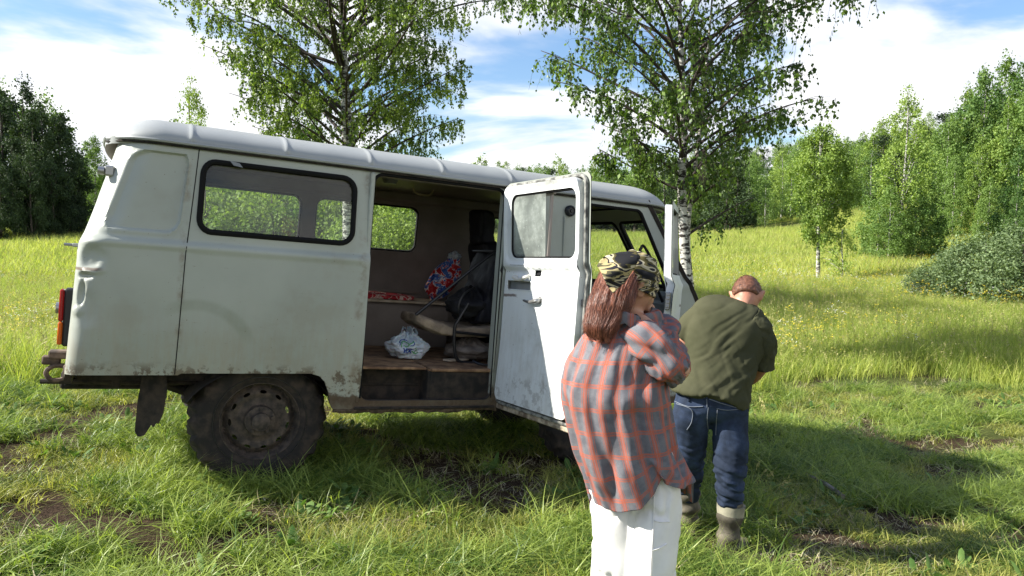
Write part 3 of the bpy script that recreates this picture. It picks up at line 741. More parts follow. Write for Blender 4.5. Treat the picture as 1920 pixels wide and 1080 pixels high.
# tail: exhaust bar, mud flap, tow hook, bumper piece, rear lamps
obj('tail_bar', [tube([(-.10, -.58, .572), (.08, -.60, .578), (.62, -.60, .575), (.9, -.55, .6)], [.014, .017, .018, .018], 8, smooth=20), box((.24, -.63, .545), (.29, -.57, .64), .006), box((.08, -.62, .60), (.18, -.58, .655), .006)], [V_dark], bus)
mf = rpoly([(.415, .65), (.535, .66), (.545, .55, .02), (.53, .42, .01), (.51, .365), (.50, .372), (.485, .345), (.475, .362), (.445, .30), (.415, .285, .015), (.395, .32), (.40, .48)], 3)
panel('mud_flap', mf, [], .04, lambda a, b: np.stack([a, -.74 + (b - .45) * .05 + .02 * np.sin(a * 20), b], -1), .014, [V_dark], bus)
mf2 = panel('mud_flap', mf, [], .05, lambda a, b: np.stack([a, .72 + 0 * b, b], -1), .014, [V_dark], bus)
obj('tow_hook', [box((-.10, -.62, .70), (.03, -.54, .745), .008), box((-.13, -.60, .665), (-.04, -.56, .715), .008),
                 tube([(.0, -.60, .66), (-.07, -.60, .66), (-.105, -.60, .625), (-.08, -.60, .585), (-.03, -.60, .585), (.0, -.60, .61)], .013, 8, smooth=24), box((-.02, -.7, .60), (.02, .7, .68), .01)], [mat('rusty steel', rough=.8, build=mottled((.05, .035, .025), (.16, .11, .08), 20))], bus)
def onrear(v, w): return bodymap(1, True)(np.array([-.0913 - (hw(w) - rc(w) - v)]), np.array([w]))[0]
tl = obj('tail_lamp', [box((-.025, -.815, .795), (.03, -.74, 1.10), .01)], [V_black], bus)
obj('lens', [box((-.046, -.812, .925), (-.024, -.744, 1.093), .006)], [V_red], tl); obj('lens', [box((-.046, -.812, .802), (-.024, -.744, .922), .006)], [V_amb], tl)
tl2 = obj('tail_lamp', [box((-.022, .895, .795), (.03, .815, 1.10), .01)], [V_black], bus)
obj('lens', [box((-.040, .888, .925), (-.020, .822, 1.093), .006)], [V_red], tl2)
nl = obj('number_plate_lamp', [box((-.06, -.66, .94), (.0, -.58, 1.02), .008), tube([(-.075, -.62, .98), (-.03, -.62, .98)], [.03, .035], 12)], [V_metal, V_red], bus)
obj('marker_lamp', [box((.085, -.80, 1.705), (.135, -.755, 1.76), .008), tube([(.085, -.778, 1.73), (.055, -.778, 1.732)], [.024, .02], 12)], [V_metal], bus)
obj('door_latch', [box((-.05, -.66, 1.315), (.02, -.60, 1.335), .004), tube([(-.09, -.63, 1.325), (-.02, -.63, 1.325)], .008, 8)], [V_metal], bus)
rd = obj('rear_door_panel', [box((-.028, -.62, .66), (-.012, -.01, 1.33), .006), box((-.028, .01, .66), (-.012, .62, 1.33), .006)], [V_white], bus)
for _n in ('tail_lamp', 'lens', 'number_plate_lamp', 'tow_hook', 'rear_door_panel', 'marker_lamp', 'door_latch', 'tail_bar'):
    for _o in list(bpy.data.objects):
        if _o.name.split('.')[0] == _n and _o.parent == bus and _n != 'lens': _o.location.x += .085 if _n in ('marker_lamp', 'door_latch') else (.02 if _n == 'tail_bar' else .085 if _n == 'rear_door_panel' else .05)
# darker arc and worn paint scars on the flank are drawn in the paint colour
# wheels
def wheel(x, side, par):
    e = empty('wheel', parent=par); e.location = (x, -.80 * side + .0, .38); e.rotation_euler = (0, 0, 0 if side == 1 else math.pi)
    prof = [(.222, .005), (.235, -.004), (.27, -.012), (.32, -.014), (.352, -.002), (.372, .022), (.380, .05), (.382, .11), (.380, .17), (.372, .20), (.352, .222), (.30, .232), (.235, .22), (.222, .20)]
    nseg = 88; V = []
    for k in range(nseg):
        a = 2 * math.pi * k / nseg
        for r, y in prof:
            rr = r
            if r > .345: rr = r + (.011 if ((k + (2 if y > .1 else 0)) // 2) % 2 == 0 else -.008)
            rr += .003 * math.sin(k * 3.7 + y * 40)
            V.append((rr * math.cos(a), y, rr * math.sin(a)))
    m = len(prof); Fc = [(k * m + j, k * m + j + 1, ((k + 1) % nseg) * m + j + 1, ((k + 1) % nseg) * m + j) for k in range(nseg) for j in range(m - 1)]
    t = obj('tyre', [(V, Fc)], [V_tyre], e, 30)
    obj('bead_line', [tube([(.262 * math.cos(a), -.0125, .262 * math.sin(a)) for a in np.linspace(0, 6.283, 60, endpoint=False)], .003, 5, closed=True)], [V_black], t)
    def rimy(r): return np.interp(r, [.0, .05, .085, .09, .12, .128, .165, .20, .205, .215, .222], [.0, .0, .005, .045, .05, .052, .040, .075, .075, .012, .0])
    slots = []
    for k in range(11):
        a = R(86 - k * 360 / 11); c = np.array([math.cos(a), math.sin(a)]) * .166; t1 = np.array([-math.sin(a), math.cos(a)]); rr = np.array([math.cos(a), math.sin(a)])
        slots.append([tuple(c + t1 * .021 * math.cos(q) + rr * .011 * math.sin(q)) for q in np.linspace(0, 6.283, 12, endpoint=False)])
    circ = lambda r, n: [(r * math.cos(a), r * math.sin(a)) for a in np.linspace(0, 6.283, n, endpoint=False)]
    ex = np.concatenate([circ(r, 60) for r in (.05, .085, .09, .12, .128, .20, .206)])
    rm = panel('rim', circ(.223, 72), slots, .016, lambda a, b: np.stack([a, rimy(np.hypot(a, b)) - .002, b], -1), .004, [V_rim], e, extra=ex, flip=False, smooth=35)
    hub = [tube([(0, -.03, 0), (0, .06, 0)], [.052, .06], 20), tube([(0, -.036, 0), (0, -.028, 0)], [.035, .05], 20)]
    for k in range(5):
        a = 2 * math.pi * k / 5 + .3; hub.append(tube([(.07 * math.cos(a), -.01, .07 * math.sin(a)), (.07 * math.cos(a), .02, .07 * math.sin(a))], .011, 6))
    obj('hub', hub, [V_rim], e)
    obj('brake_drum', [tube([(0, .075, 0), (0, .16, 0)], [.15, .15], 24)], [V_dark], e)
    return e
wheel(1.05, 1, bus); wheel(3.35, 1, bus); wheel(1.05, -1, bus); wheel(3.35, -1, bus)
# front: windscreen frame, nose, lamps
def frontmap(v, w):
    v = np.asarray(v, float); w = np.asarray(w, float)
    h = hw(w); q = np.clip(np.abs(v) / h, 0, 1)
    return np.stack([frontU(w) + .27 * (1 - q ** 3), -v * 1.0, w], -1)
hv = .90
front_out = [(-.885, .50), (.885, .50), (.912, .9), (.912, 1.3), (.899, 1.4), (.868, 1.93), (-.868, 1.93), (-.899, 1.4), (-.912, 1.3), (-.912, .9)]
ws = [rpoly([(-.84, 1.33, .05), (-.03, 1.33, .05), (-.03, 1.83, .05), (-.79, 1.83, .07)]), rpoly([(.03, 1.33, .05), (.84, 1.33, .05), (.79, 1.83, .07), (.03, 1.83, .05)])]
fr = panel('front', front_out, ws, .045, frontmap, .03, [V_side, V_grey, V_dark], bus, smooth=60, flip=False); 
for q in ws:
    L = np.array(resample(q, .04)); P = frontmap(L[:, 0], L[:, 1]); P[:, 0] += .002
    o = obj('windscreen', [tube(P, .014, 8, closed=True)], [V_rub], bus)
    panel('pane', q, [], .1, frontmap, 0, [Gl_w], o, off=-.01)
for s in (-1, 1):
    c = np.array([4.30, s * .62, .98]); hl_ = obj('headlight', [tube([c + (-.06, 0, 0), c + (.03, 0, 0), c + (.035, 0, 0)], [.10, .10, .085], 24)], [V_metal], bus)
    obj('lens', [tube([c + (.03, 0, 0), c + (.05, 0, 0)], [.085, .05], 20)], [Gl_w], hl_)
obj('bumper', [tube([(4.18, -.9, .60), (4.40, -.6, .60), (4.44, 0, .60), (4.40, .6, .60), (4.18, .9, .60)], .05, 8, smooth=30)], [V_dark], bus)
# cab furniture
obj('dashboard', [box((3.98, -.80, 1.05), (4.18, .82, 1.29), .03), box((3.9, -.79, .98), (4.02, -.10, 1.22), .02), box((3.90, -.83, .70), (4.1, .83, 1.0), .02)], [V_grey], bus)
obj('engine_cover', [box((2.95, -.28, .70), (3.85, .28, 1.08), .06)], [V_black], bus)
obj('wheel_house', [box((2.86, -.875, .70), (3.86, -.48, .895), .03)], [V_dark], bus); obj('wheel_house', [box((2.86, .875, .46), (3.86, .48, .895), .03)], [V_dark], bus)
st = obj('steering_wheel', [tube([(3.72 + .06 * math.sin(a), .45 + .2 * math.cos(a), 1.25 + .19 * math.sin(a)) for a in np.linspace(0, 6.283, 28, endpoint=False)], .012, 8, closed=True), tube([(3.72, .45, 1.25), (3.98, .45, 1.1)], .02, 8), tube([(3.72, .26, 1.25), (3.72, .64, 1.25)], .01, 6)], [V_black], bus)
obj('grab_handle', [tube([(3.86, -.80, 1.30), (3.84, -.80, 1.36), (3.66, -.80, 1.60), (3.62, -.80, 1.60), (3.63, -.80, 1.55), (3.80, -.80, 1.30), (3.85, -.80, 1.22)], .011, 8, smooth=40)], [V_black], bus)
def cushion(a, b, n=14, puff=.03, seed=0, bev=.03):
    """soft block: subdivided rounded box with uneven surface"""
    V = []; Fc = []; a = np.array(a, float); b = np.array(b, float); c = (a + b) / 2; h = (b - a) / 2
    for ax in range(3):
        for s in (-1, 1):
            i0 = len(V); o = [k for k in range(3) if k != ax]
            for i in range(n + 1):
                for j in range(n + 1):
                    p = np.zeros(3); p[ax] = s; p[o[0]] = -1 + 2 * i / n; p[o[1]] = -1 + 2 * j / n; V.append(p)
            for i in range(n):
                for j in range(n): Fc.append((i0 + i * (n + 1) + j, i0 + (i + 1) * (n + 1) + j, i0 + (i + 1) * (n + 1) + j + 1, i0 + i * (n + 1) + j + 1))
    V = np.array(V); L = (np.abs(V) ** 7).sum(1) ** (1 / 7.); V = V / L[:, None]
    P = V * h
    P = P * (1 + puff * (1 - np.minimum(1, np.abs(V) ** 2).sum(1) / 3)[:, None]) + c
    d = (fbm(P * 9 + seed * 7.3, seed, 4) - .5)[:, None] * V * np.array([1, 1, 1]) * .05
    return P + d, Fc
def seat(x, y, z, par, mats, hb=.62, w=.48, d=.46, ang=.18):
    e = empty('seat', parent=par); e.location = (x, y, z)
    obj('cushion', [cushion((0, -w / 2, 0), (d, w / 2, .13), seed=3)], [mats[0]], e, 180)
    o = obj('backrest', [cushion((-.06, -w / 2, 0), (.06, w / 2, hb), seed=5)], [mats[1]], e, 180); o.location = (0, 0, .08); o.rotation_euler = (0, -ang, 0)
    return e
s1 = seat(3.02, .45, .90, bus, (V_vin, V_vin)); 
obj('headrest', [cushion((2.83, .30, 1.56), (2.95, .60, 1.84), seed=9)], [V_vin], s1).matrix_parent_inverse = Matrix.Translation((-3.02, -.45, -.90))
seat(3.1, -.50, .88, bus, (V_vin, V_vin), hb=.5)
# partition behind the cab and rearward-facing single seat with torn cover
V_tan = mat('torn dusty seat cover', rough=.9, build=mottled((.20, .155, .115), (.36, .28, .20), 7, 6), bump=(22, .7, .02))
cs = empty('folding_seat', parent=bus)
Vc, Fc_ = cushion((2.05, -.55, .955), (2.70, -.08, 1.03), 22, .03, 11); Vc[:, 2] -= .16 * (Vc[:, 0] - 2.05) + .03 * np.sin((Vc[:, 0] - 2.05) * 7)
obj('cushion', [(Vc, Fc_)], [V_tan], cs, 180)
Vb, Fb = cushion((2.50, -.52, .98), (2.60, -.08, 1.48), 18, .03, 12); Vb[:, 0] += .22 * (Vb[:, 2] - .98)
obj('backrest', [(Vb, Fb)], [V_vin], cs, 180)
obj('frame', [tube([(2.05, -.50, 1.02), (2.45, -.50, 1.37), (2.60, -.50, 1.492)], .011, 8), tube([(2.60, -.50, 1.492), (2.80, -.48, 1.492)], .009, 8), tube([(2.60, -.50, 1.492), (2.62, -.05, 1.49)], .009, 8),
              tube([(2.40, -.56, 1.12), (2.33, -.57, 1.0), (2.31, -.57, .95), (2.32, -.57, .80), (2.36, -.57, .72), (2.46, -.57, .71)], .012, 8, smooth=30), tube([(2.52, -.30, .93), (2.52, -.30, .71)], .010, 8), tube([(2.32, -.57, .92), (2.60, -.57, .90)], .010, 8),
              tube([(2.72, -.78, .73), (2.55, -.80, .725), (2.42, -.80, .735), (2.38, -.76, .75)], .009, 8, smooth=16)], [V_black], cs)
# long bench on the far side
bn = empty('bench', parent=bus)
obj('bench_top', [box((1.0, .32, 1.045), (2.62, .86, 1.065), .004)], [V_ply], bn)
obj('bench_front', [box((1.0, .37, .70), (2.62, .39, 1.045), .003)], [V_in], bn)
# round vent on the B pillar, hinges
vt = obj('round_vent', [tube([(2.958, -.872, 1.80), (2.958, -.892, 1.80), (2.958, -.902, 1.80)], [.038, .038, .030], 24), tube([(2.958 + .026 * math.cos(a), -.904, 1.80 + .026 * math.sin(a)) for a in np.linspace(0, 6.283, 20, endpoint=False)], .0045, 6, closed=True), tube([(2.958, -.90, 1.80), (2.958, -.91, 1.80)], [.014, .010], 12)], [V_black], bus)
obj('pillar_rib', [tube([(2.92, -.885, 1.76), (2.925, -.895, 1.45)], .006, 6)], [V_side], bus)
for w in (1.70, .95): obj('hinge', [box((2.488, -hw(w) - .022, w - .028), (2.525, -hw(w) + .01, w + .028), .004), tube([(2.527, -hw(w) - .02, w - .032), (2.527, -hw(w) - .02, w + .032)], .009, 8)], [V_metal], bus)
# muddy lumps hanging along the sill and a tangle of dry grass caught at the hinge
ml = []
for k in range(0):
    u = 1.45 + 1.05 * random.random(); c = np.array([u, -.885 + .03 * random.random(), .462 - .008 * random.random()]); rr = .008 + .012 * random.random()
    ml.append(tube([c + (-rr * 1.6, 0, 0), c, c + (rr * 1.6, 0, 0)], [rr * .3, rr, rr * .3], 6))
_k = np.linspace(1.45, 2.52, 120); ml = [tube(np.stack([_k, -.875 + .012 * (fbm(np.stack([_k * 14, _k * 0], -1), 4, 3) - .5), .462 - .02 * fbm(np.stack([_k * 9, _k * 0], -1), 2, 3)], -1), .006 + .016 * fbm(np.stack([_k * 20, _k * 0], -1), 8, 3), 8)]
obj('caked_mud', ml, [mat('mud', rough=.95, build=mottled((.05, .035, .022), (.14, .10, .06), 30))], bus)
# ---- the open side door: built flat in its own frame (x = from hinge to latch, y = thickness towards the inside, z = up)
def sidedoor():
    e = empty('side_door', parent=bus); W = .905
    e.location = (2.525, -.925, 0)
    ang = 95
    # closed: latch edge points to -x; open swings it out to -y
    e.rotation_euler = (0, 0, 0)
    M = Matrix.Translation((2.528, -.930, 0)) @ Matrix.Rotation(R(-180 + ang) * 1.0, 4, 'Z') 
    # local x axis must be (-cos ang, -sin ang): rotation by 180+ang
    M = Matrix.Translation((2.528, -.930, 0)) @ Matrix.Rotation(math.pi + R(ang), 4, 'Z') @ Matrix.Rotation(R(-1.4), 4, 'Y')
    e.matrix_local = M
    def bow(x, z): return -(hw(z) - .915) * 1.0
    def mp(y0):
        return lambda x, z: np.stack([x, y0 + bow(x, z) * SG, z], -1)
    SG = DS
    skin = rrect(0, .485, W, 1.925, .045); win = rrect(.105, 1.445, W - .095, 1.842, .06)
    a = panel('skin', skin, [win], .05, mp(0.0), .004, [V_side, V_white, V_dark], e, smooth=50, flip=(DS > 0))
    inn = rrect(.035, .54, W - .06, 1.895, .05)
    pock = rrect(.075, 1.245, .36, 1.305, .015); latch = rrect(.385, 1.335, .455, 1.375, .008)
    y1 = .042 * DS
    def im(x, z):
        d = rsd(x, z, (W - .02) / 2 + .01, 1.645 - .0, .40, .235, .08)
        y = y1 - .014 * DS * sstep(.012, -.012, d)      # window surround pressed in
        d2 = rsd(x, z, .60, 1.21, .195, .085, .02); y = y + .004 * DS * sstep(.006, -.006, d2)
        return np.stack([x, y + bow(x, z) * SG, z], -1)
    b = panel('inner_panel', inn, [win, pock, latch], .03, im, .003, [V_white], e, dense=[(.03, 1.30, W - .05, 1.90, .014)], smooth=50, flip=(DS < 0))
    # flanges joining skin and inner panel
    L = resample(inn, .04); n = len(L); A = mp(.0)(np.array(L)[:, 0], np.array(L)[:, 1]); B = im(np.array(L)[:, 0], np.array(L)[:, 1])
    obj('door_edge', [(np.concatenate([A, B]), [(i, (i + 1) % n, (i + 1) % n + n, i + n) for i in range(n)])], [V_white], e, 180)
    L = resample(win, .04); n = len(L); A = mp(.0)(np.array(L)[:, 0], np.array(L)[:, 1]); B = im(np.array(L)[:, 0], np.array(L)[:, 1])
    obj('window_return', [(np.concatenate([A, B]), [(i, (i + 1) % n, (i + 1) % n + n, i + n) for i in range(n)])], [V_grey], e, 180)
    fr_ = obj('window_frame', [tube([p + np.array([0, .012 * DS, 0]) for p in mp(0)(np.array(resample(win, .03))[:, 0], np.array(resample(win, .03))[:, 1])], .013, 8, closed=True)], [V_rub], e)
    xm = .485
    half = rpoly([(.11, 1.45, .05), (xm, 1.45, 0), (xm, 1.838, 0), (.11, 1.838, .05)])
    panel('sliding_pane', half, [], .1, lambda x, z: np.stack([x, .018 * DS + bow(x, z) * SG, z], -1), 0, [Gl_d], fr_)
    obj('pane_rail', [box((xm - .006, .010 * DS, 1.45), (xm + .012, .030 * DS, 1.842), .003), box((.12, .008 * DS, 1.447), (xm, .034 * DS, 1.470), .003), box((.12, .008 * DS, 1.822), (xm, .034 * DS, 1.838), .003), box((xm - .002, .02 * DS, 1.825), (xm + .05, .045 * DS, 1.845), .003)], [mat('rail aluminium', (.30, .26, .24), .4, .3)], fr_)
    gy = y1 + .032 * DS
    gp_ = obj('grab_bar', [tube([(.185, y1, 1.33), (.19, gy, 1.325), (.26, gy, 1.312), (.33, gy, 1.325), (.335, y1, 1.34)], [.008, .011, .013, .011, .008], 8, smooth=26)], [mat('cream plastic', (.62, .60, .54), .5)], e)
    obj('door_handle', [tube([(.47, y1, 1.195), (.47, gy, 1.19), (.40, gy, 1.178), (.33, gy, 1.185)], [.016, .014, .010, .007], 8, smooth=22), tube([(.475, y1, 1.195), (.475, y1 + .01 * DS, 1.195)], .022, 14)], [V_metal], e)
    obj('latch_box', [box((.383, y1 - .03 * DS, 1.333), (.457, y1 - .02 * DS, 1.377)), box((.40, y1 - .02 * DS, 1.34), (.45, y1 - .004 * DS, 1.355), .003)], [V_black], e)
    obj('striker', [box((W - .055, .004 * DS, 1.18), (W - .03, .02 * DS, 1.22), .003)], [V_black], e)
    obj('pocket', [box((.075, y1 - .03 * DS, 1.245), (.36, y1 - .022 * DS, 1.305)), box((.16, y1 - .02 * DS, 1.247), (.36, y1 - .012 * DS, 1.285))], [V_grey], e)
    obj('pocket_rim', [tube([(x, y1 + .0015 * DS, z) for x, z in resample(pock, .03)], .004, 6, closed=True)], [V_white], e)
    zc = lambda x, z: im(np.array([x]), np.array([z]))[0] + np.array([0, .0006 * DS, 0])
    for pts in ([(.035, .645), (W - .06, .645)], [(.035, 1.40), (W - .06, 1.40)], [(.035, 1.225), (W - .06, 1.225)]):
        P = [zc(pts[0][0] + (pts[1][0] - pts[0][0]) * t, pts[0][1]) for t in np.linspace(0, 1, 14)]
        obj('pressed_line', [tube(P, .0016, 4)], [V_rub], b)
    P = [zc(x, z) for x, z in resample(rrect(.49, 1.235, .80, 1.315, .02), .03)]
    obj('pressed_line', [tube(P, .0018, 4, closed=True)], [V_grey], b)
    sc_ = [tube([zc(x, z), zc(x, z) + (0, .003 * DS, 0)], .004, 8) for x, z in ((.05, 1.36), (.075, 1.36), (.5, 1.20), (.62, 1.20), (.75, 1.20), (.75, 1.29), (.40, 1.05), (.2, .9))]
    [obj('screw', [q_], [V_metal], b) for q_ in sc_]
    # weather strip on the inner edge of the skin and mud along the bottom flange
    obj('weather_strip', [tube([(x, .012 * DS + bow(x, np.array(z)) * SG, z) for x, z in resample(rrect(.014, .515, W - .025, 1.905, .05), .05)], .012, 8, closed=True)], [mat('aged seal', rough=.8, build=mottled((.05, .05, .045), (.32, .32, .29), 18))], e)
    obj('muddy_lip', [box((.01, -.002 * DS, .470), (W, .035 * DS, .505), .006)], [mat('caked lip', rough=.95, build=mottled((.12, .085, .055), (.45, .38, .28), 14))], e)
    return e
DS = -1
sd = sidedoor()
def cabdoor():
    e = empty('cab_door', parent=bus); ang = 48; W = .86
    e.matrix_local = Matrix.Translation((3.92, -.92, 0)) @ Matrix.Rotation(math.pi + R(ang), 4, 'Z')
    def bow(z): return -(hw(z) - .915)
    o = rpoly([(0, .84, .03), (W, .84, .05), (W, 1.88, .06), (.37, 1.88, .05), (0.02, 1.25, .02)])
    wn = rpoly([(.09, 1.42, .03), (W - .07, 1.42, .05), (W - .07, 1.84, .05), (.34, 1.84, .04)])
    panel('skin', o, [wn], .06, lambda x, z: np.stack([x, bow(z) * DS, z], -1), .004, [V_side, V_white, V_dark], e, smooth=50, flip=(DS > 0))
    panel('inner_panel', rpoly([(.03, .87, .03), (W - .025, .87, .05), (W - .025, 1.86, .06), (.38, 1.86, .05), (0.05, 1.25, .02)]), [wn], .06, lambda x, z: np.stack([x, (bow(z) + .045) * DS, z], -1), .004, [V_white], e, smooth=50)
    for lp, m_ in ((rpoly([(.03, .87, .03), (W - .025, .87, .05), (W - .025, 1.86, .06), (.38, 1.86, .05), (0.05, 1.25, .02)]), V_white), (wn, V_black)):
        L = np.array(resample(lp, .05)); n = len(L); A = np.stack([L[:, 0], bow(L[:, 1]) * DS, L[:, 1]], -1); B = A + (0, .045 * DS, 0)
        obj('door_edge', [(np.concatenate([A, B]), [(i, (i + 1) % n, (i + 1) % n + n, i + n) for i in range(n)])], [m_], e, 60)
    f2 = obj('window_frame', [tube([(x, (bow(z) + .02) * DS, z) for x, z in resample(wn, .05)], .014, 6, closed=True)], [V_rub], e)
    panel('pane', wn, [], .1, lambda x, z: np.stack([x, (bow(z) + .02) * DS, z], -1), 0, [Gl], f2)
    lk = [box((W - .03, .008 * DS, 1.20), (W + .012, .04 * DS, 1.31), .004)]
    for k in range(4): lk.append(box((W + .010, .010 * DS, 1.215 + k * .025), (W + .024, .036 * DS, 1.228 + k * .025), .002))
    obj('door_lock', lk, [V_metal], e)
    obj('cable', [tube([(.03, .03 * DS, 1.36), (.02, .06 * DS, 1.25), (.05, .07 * DS, 1.16), (.09, .05 * DS, 1.14)], .006, 6, smooth=16)], [V_grey], e)
    return e
cabdoor()
# ------------------------------------------------------------------ people
def organic(name, parts, voxel, mats, parent=None, sm=6, disp=None, label=None, uvf=None):
    V, Fl, _ = join(parts)
    t = mk('tmp', V, Fl); fixn(t)
    m = t.modifiers.new('r', 'REMESH'); m.mode = 'VOXEL'; m.voxel_size = voxel
    if sm: s = t.modifiers.new('s', 'SMOOTH'); s.iterations = sm; s.factor = .5
    dg = bpy.context.evaluated_depsgraph_get(); me = bpy.data.meshes.new_from_object(t.evaluated_get(dg))
    tm = t.data; bpy.data.objects.remove(t); bpy.data.meshes.remove(tm)
    me.name = name; me.materials.clear()
    for q in mats: me.materials.append(q)
    n = len(me.vertices); P = np.empty(n * 3, np.float32); me.vertices.foreach_get('co', P); P = P.reshape(-1, 3).astype(float)
    Nn = np.empty(n * 3, np.float32); me.vertices.foreach_get('normal', Nn); Nn = Nn.reshape(-1, 3)
    if disp is not None:
        P = P + Nn * disp(P, Nn)[:, None]; me.vertices.foreach_set('co', P.astype(np.float32).ravel())
    me.polygons.foreach_set('use_smooth', np.ones(len(me.polygons), bool)); me.update()
    o = bpy.data.objects.new(name, me); COL.objects.link(o)
    if parent: o.parent = parent
    return o
def head(center, fwd, up, s=1.):
    fwd = np.array(fwd, float); fwd /= np.linalg.norm(fwd); up = np.array(up, float); up -= fwd * up.dot(fwd); up /= np.linalg.norm(up); rt = np.cross(fwd, up)
    nu, nv = 56, 44; V = []
    for i in range(nv):
        th = math.pi * (i + .5) / nv
        for j in range(nu):
            az = 2 * math.pi * j / nu; x = math.sin(th) * math.sin(az); y = math.sin(th) * math.cos(az); z = math.cos(th)
            X, Y, Z = x * .075, y * .093, z * .115
            lo = max(0, -z); X *= 1 - .38 * lo ** 1.4
            if y < 0: Y *= 1 - .35 * lo
            else: Y *= .95 - .10 * lo
            if y > 0:
                g = lambda cx, cz, w, h: math.exp(-((X - cx) / w) ** 2 - ((Z - cz) / h) ** 2)
                Y += .024 * g(0, -.022, .011, .022) + .008 * g(0, .02, .04, .012) - .010 * (g(.03, .002, .016, .012) + g(-.03, .002, .016, .012)) + .007 * g(0, -.058, .02, .007) + .009 * g(0, -.092, .02, .015) - .004 * g(0, -.070, .02, .006)
            V.append(np.array(center) + s * (rt * X + fwd * Y + up * Z))
    V = np.array(V); Fc = grid_faces(nv, nu).tolist() + [list(range(nu))[::-1], [(nv - 1) * nu + j for j in range(nu)]]
    P = [(V, Fc)]
    for sd_ in (-1, 1):
        c = np.array(center) + s * (rt * .074 * sd_ - fwd * .005 - up * .005)
        a = np.linspace(0, 6.283, 14, endpoint=False)
        P.append(tube([c + s * (up * .025 * math.cos(q) + fwd * (.014 * math.sin(q) - .008 * math.cos(q)) + rt * sd_ * (.010 + .008 * math.cos(q))) for q in a], .0055 * s, 7, closed=True))
        P.append(capsule([c + s * (up * .015), c - s * up * .018], [.012 * s, .008 * s], 8, 5))
    return P, rt, fwd, up
def hand(w, d, n, side, curl=.6, s=1.):
    """w wrist, d finger direction, n palm normal (out of the palm), side +-1 = where the thumb is"""
    w = np.array(w, float); d = np.array(d, float); d /= np.linalg.norm(d); n = np.array(n, float); n -= d * n.dot(d); n /= np.linalg.norm(n); t = np.cross(d, n) * side
    P = [tube(catmull([w - d * .03, w + d * .01, w + d * .05, w + d * .085], 8), catmull([.024, .030, .038, .030], 8) * s, 14, flat=.42)]
    if abs(np.dot(np.cross(d, t), n)) > 0: pass
    for k, (off, L) in enumerate(((.030, .072), (.010, .080), (-.010, .075), (-.029, .058))):
        b = w + d * .075 + t * off * s; p = [b]; a = .25
        for q in (.45, .32, .25):
            a += curl * (.75 if q != .45 else .45); p.append(p[-1] + (d * math.cos(a) + n * math.sin(a)) * L * q * s)
        P.append(capsule(p, np.array([.0098, .009, .0083, .0072]) * s, 9, 9))
    b = w + d * .018 + t * .022; P.append(capsule([b, b + (t * .7 + d * .6 + n * .3) * .032, b + (t * .8 + d * 1.5 + n * .8) * .040, b + (t * .5 + d * 2.2 + n * 1.2) * .040], [.014, .012, .0105, .009], 9, 9))
    return P
def px(*a): return [PX(*q) for q in a]
def cap(pts, r, n=14, s=14): return capsule(px(*pts), r, n, s)
def skinmat(name, c1, c2):
    m = mat(name, c1, .5, build=mottled(c1, c2, 18, 4), bump=(60, .15, .003)); b = m.node_tree.nodes['Principled BSDF']
    b.inputs['Subsurface Weight'].default_value = .12; b.inputs['Subsurface Radius'].default_value = (.02, .008, .004); b.inputs['Subsurface Scale'].default_value = .5
    return m
def rings(spec, nv, nu=96, nexp=2.2):
    """spec rows: xl, yl, xr, yr, dl, dr, half depth; returns grid nv x nu x 3 and arc-length coordinates"""
    C_, A_, B_ = [], [], []
    for xl, yl, xr, yr, dl, dr, hd in spec:
        L, Rr = PX(xl, yl, dl), PX(xr, yr, dr); C_.append((L + Rr) / 2); A_.append((Rr - L) / 2); a = (Rr - L) / np.linalg.norm(Rr - L); B_.append(np.array([-a[1], a[0], 0]) * hd)
    C_, A_, B_ = catmull(C_, nv), catmull(A_, nv), catmull(B_, nv)
    ph = np.linspace(0, 2 * math.pi, nu, endpoint=False); e = 2 / nexp
    c, s = np.sign(np.cos(ph)) * np.abs(np.cos(ph)) ** e, np.sign(np.sin(ph)) * np.abs(np.sin(ph)) ** e
    G = C_[:, None] + A_[:, None] * c[None, :, None] + B_[:, None] * s[None, :, None]
    return G, ph
def gridnorm(G):
    du = np.roll(G, -1, 1) - np.roll(G, 1, 1); dv = np.gradient(G, axis=0); n = np.cross(du, dv); n /= np.linalg.norm(n, axis=2)[..., None] + 1e-9
    c = G.mean((0, 1)); 
    if ((G - G.mean(1)[:, None]) * n).sum() < 0: n = -n
    return n
def cloth(name, G, mats, parent, uv=None, th=.003, uvfaces=True):
    nv, nu = G.shape[:2]; Fc = grid_faces(nv, nu)
    o = mk(name, G.reshape(-1, 3), Fc, mats, parent, 180)
    if uv is not None:     # per-corner uv so that the seam column does not wrap
        U = uv.reshape(-1, 2)[Fc]; W = uv[:, -1:, :] + (uv[:, -1:, :] - uv[:, -2:-1, :])
        last = (np.arange(len(Fc)) % nu) == nu - 1; r_ = np.arange(len(Fc)) // nu
        U[last, 1, 0] = W[r_[last], 0, 0]; U[last, 2, 0] = W[np.minimum(r_[last] + 1, nv - 1), 0, 0]
        ul = o.data.uv_layers.new(name='UVMap'); ul.data.foreach_set('uv', U.reshape(-1, 2).astype(np.float32).ravel())
    fixn(o)
    s = o.modifiers.new('thick', 'SOLIDIFY'); s.thickness = th; s.offset = -1
    return o
def arcuv(G):
    du = np.linalg.norm(np.roll(G, -1, 1) - G, axis=2); u = np.concatenate([np.zeros((len(G), 1)), np.cumsum(du, 1)[:, :-1]], 1)
    u = u - u[:, [int(.75 * G.shape[1])]]
    dv = np.linalg.norm(np.diff(G, axis=0), axis=2).mean(1); v = np.concatenate([[0], np.cumsum(dv)])
    return np.stack([u, np.repeat(v[:, None], G.shape[1], 1)], -1)
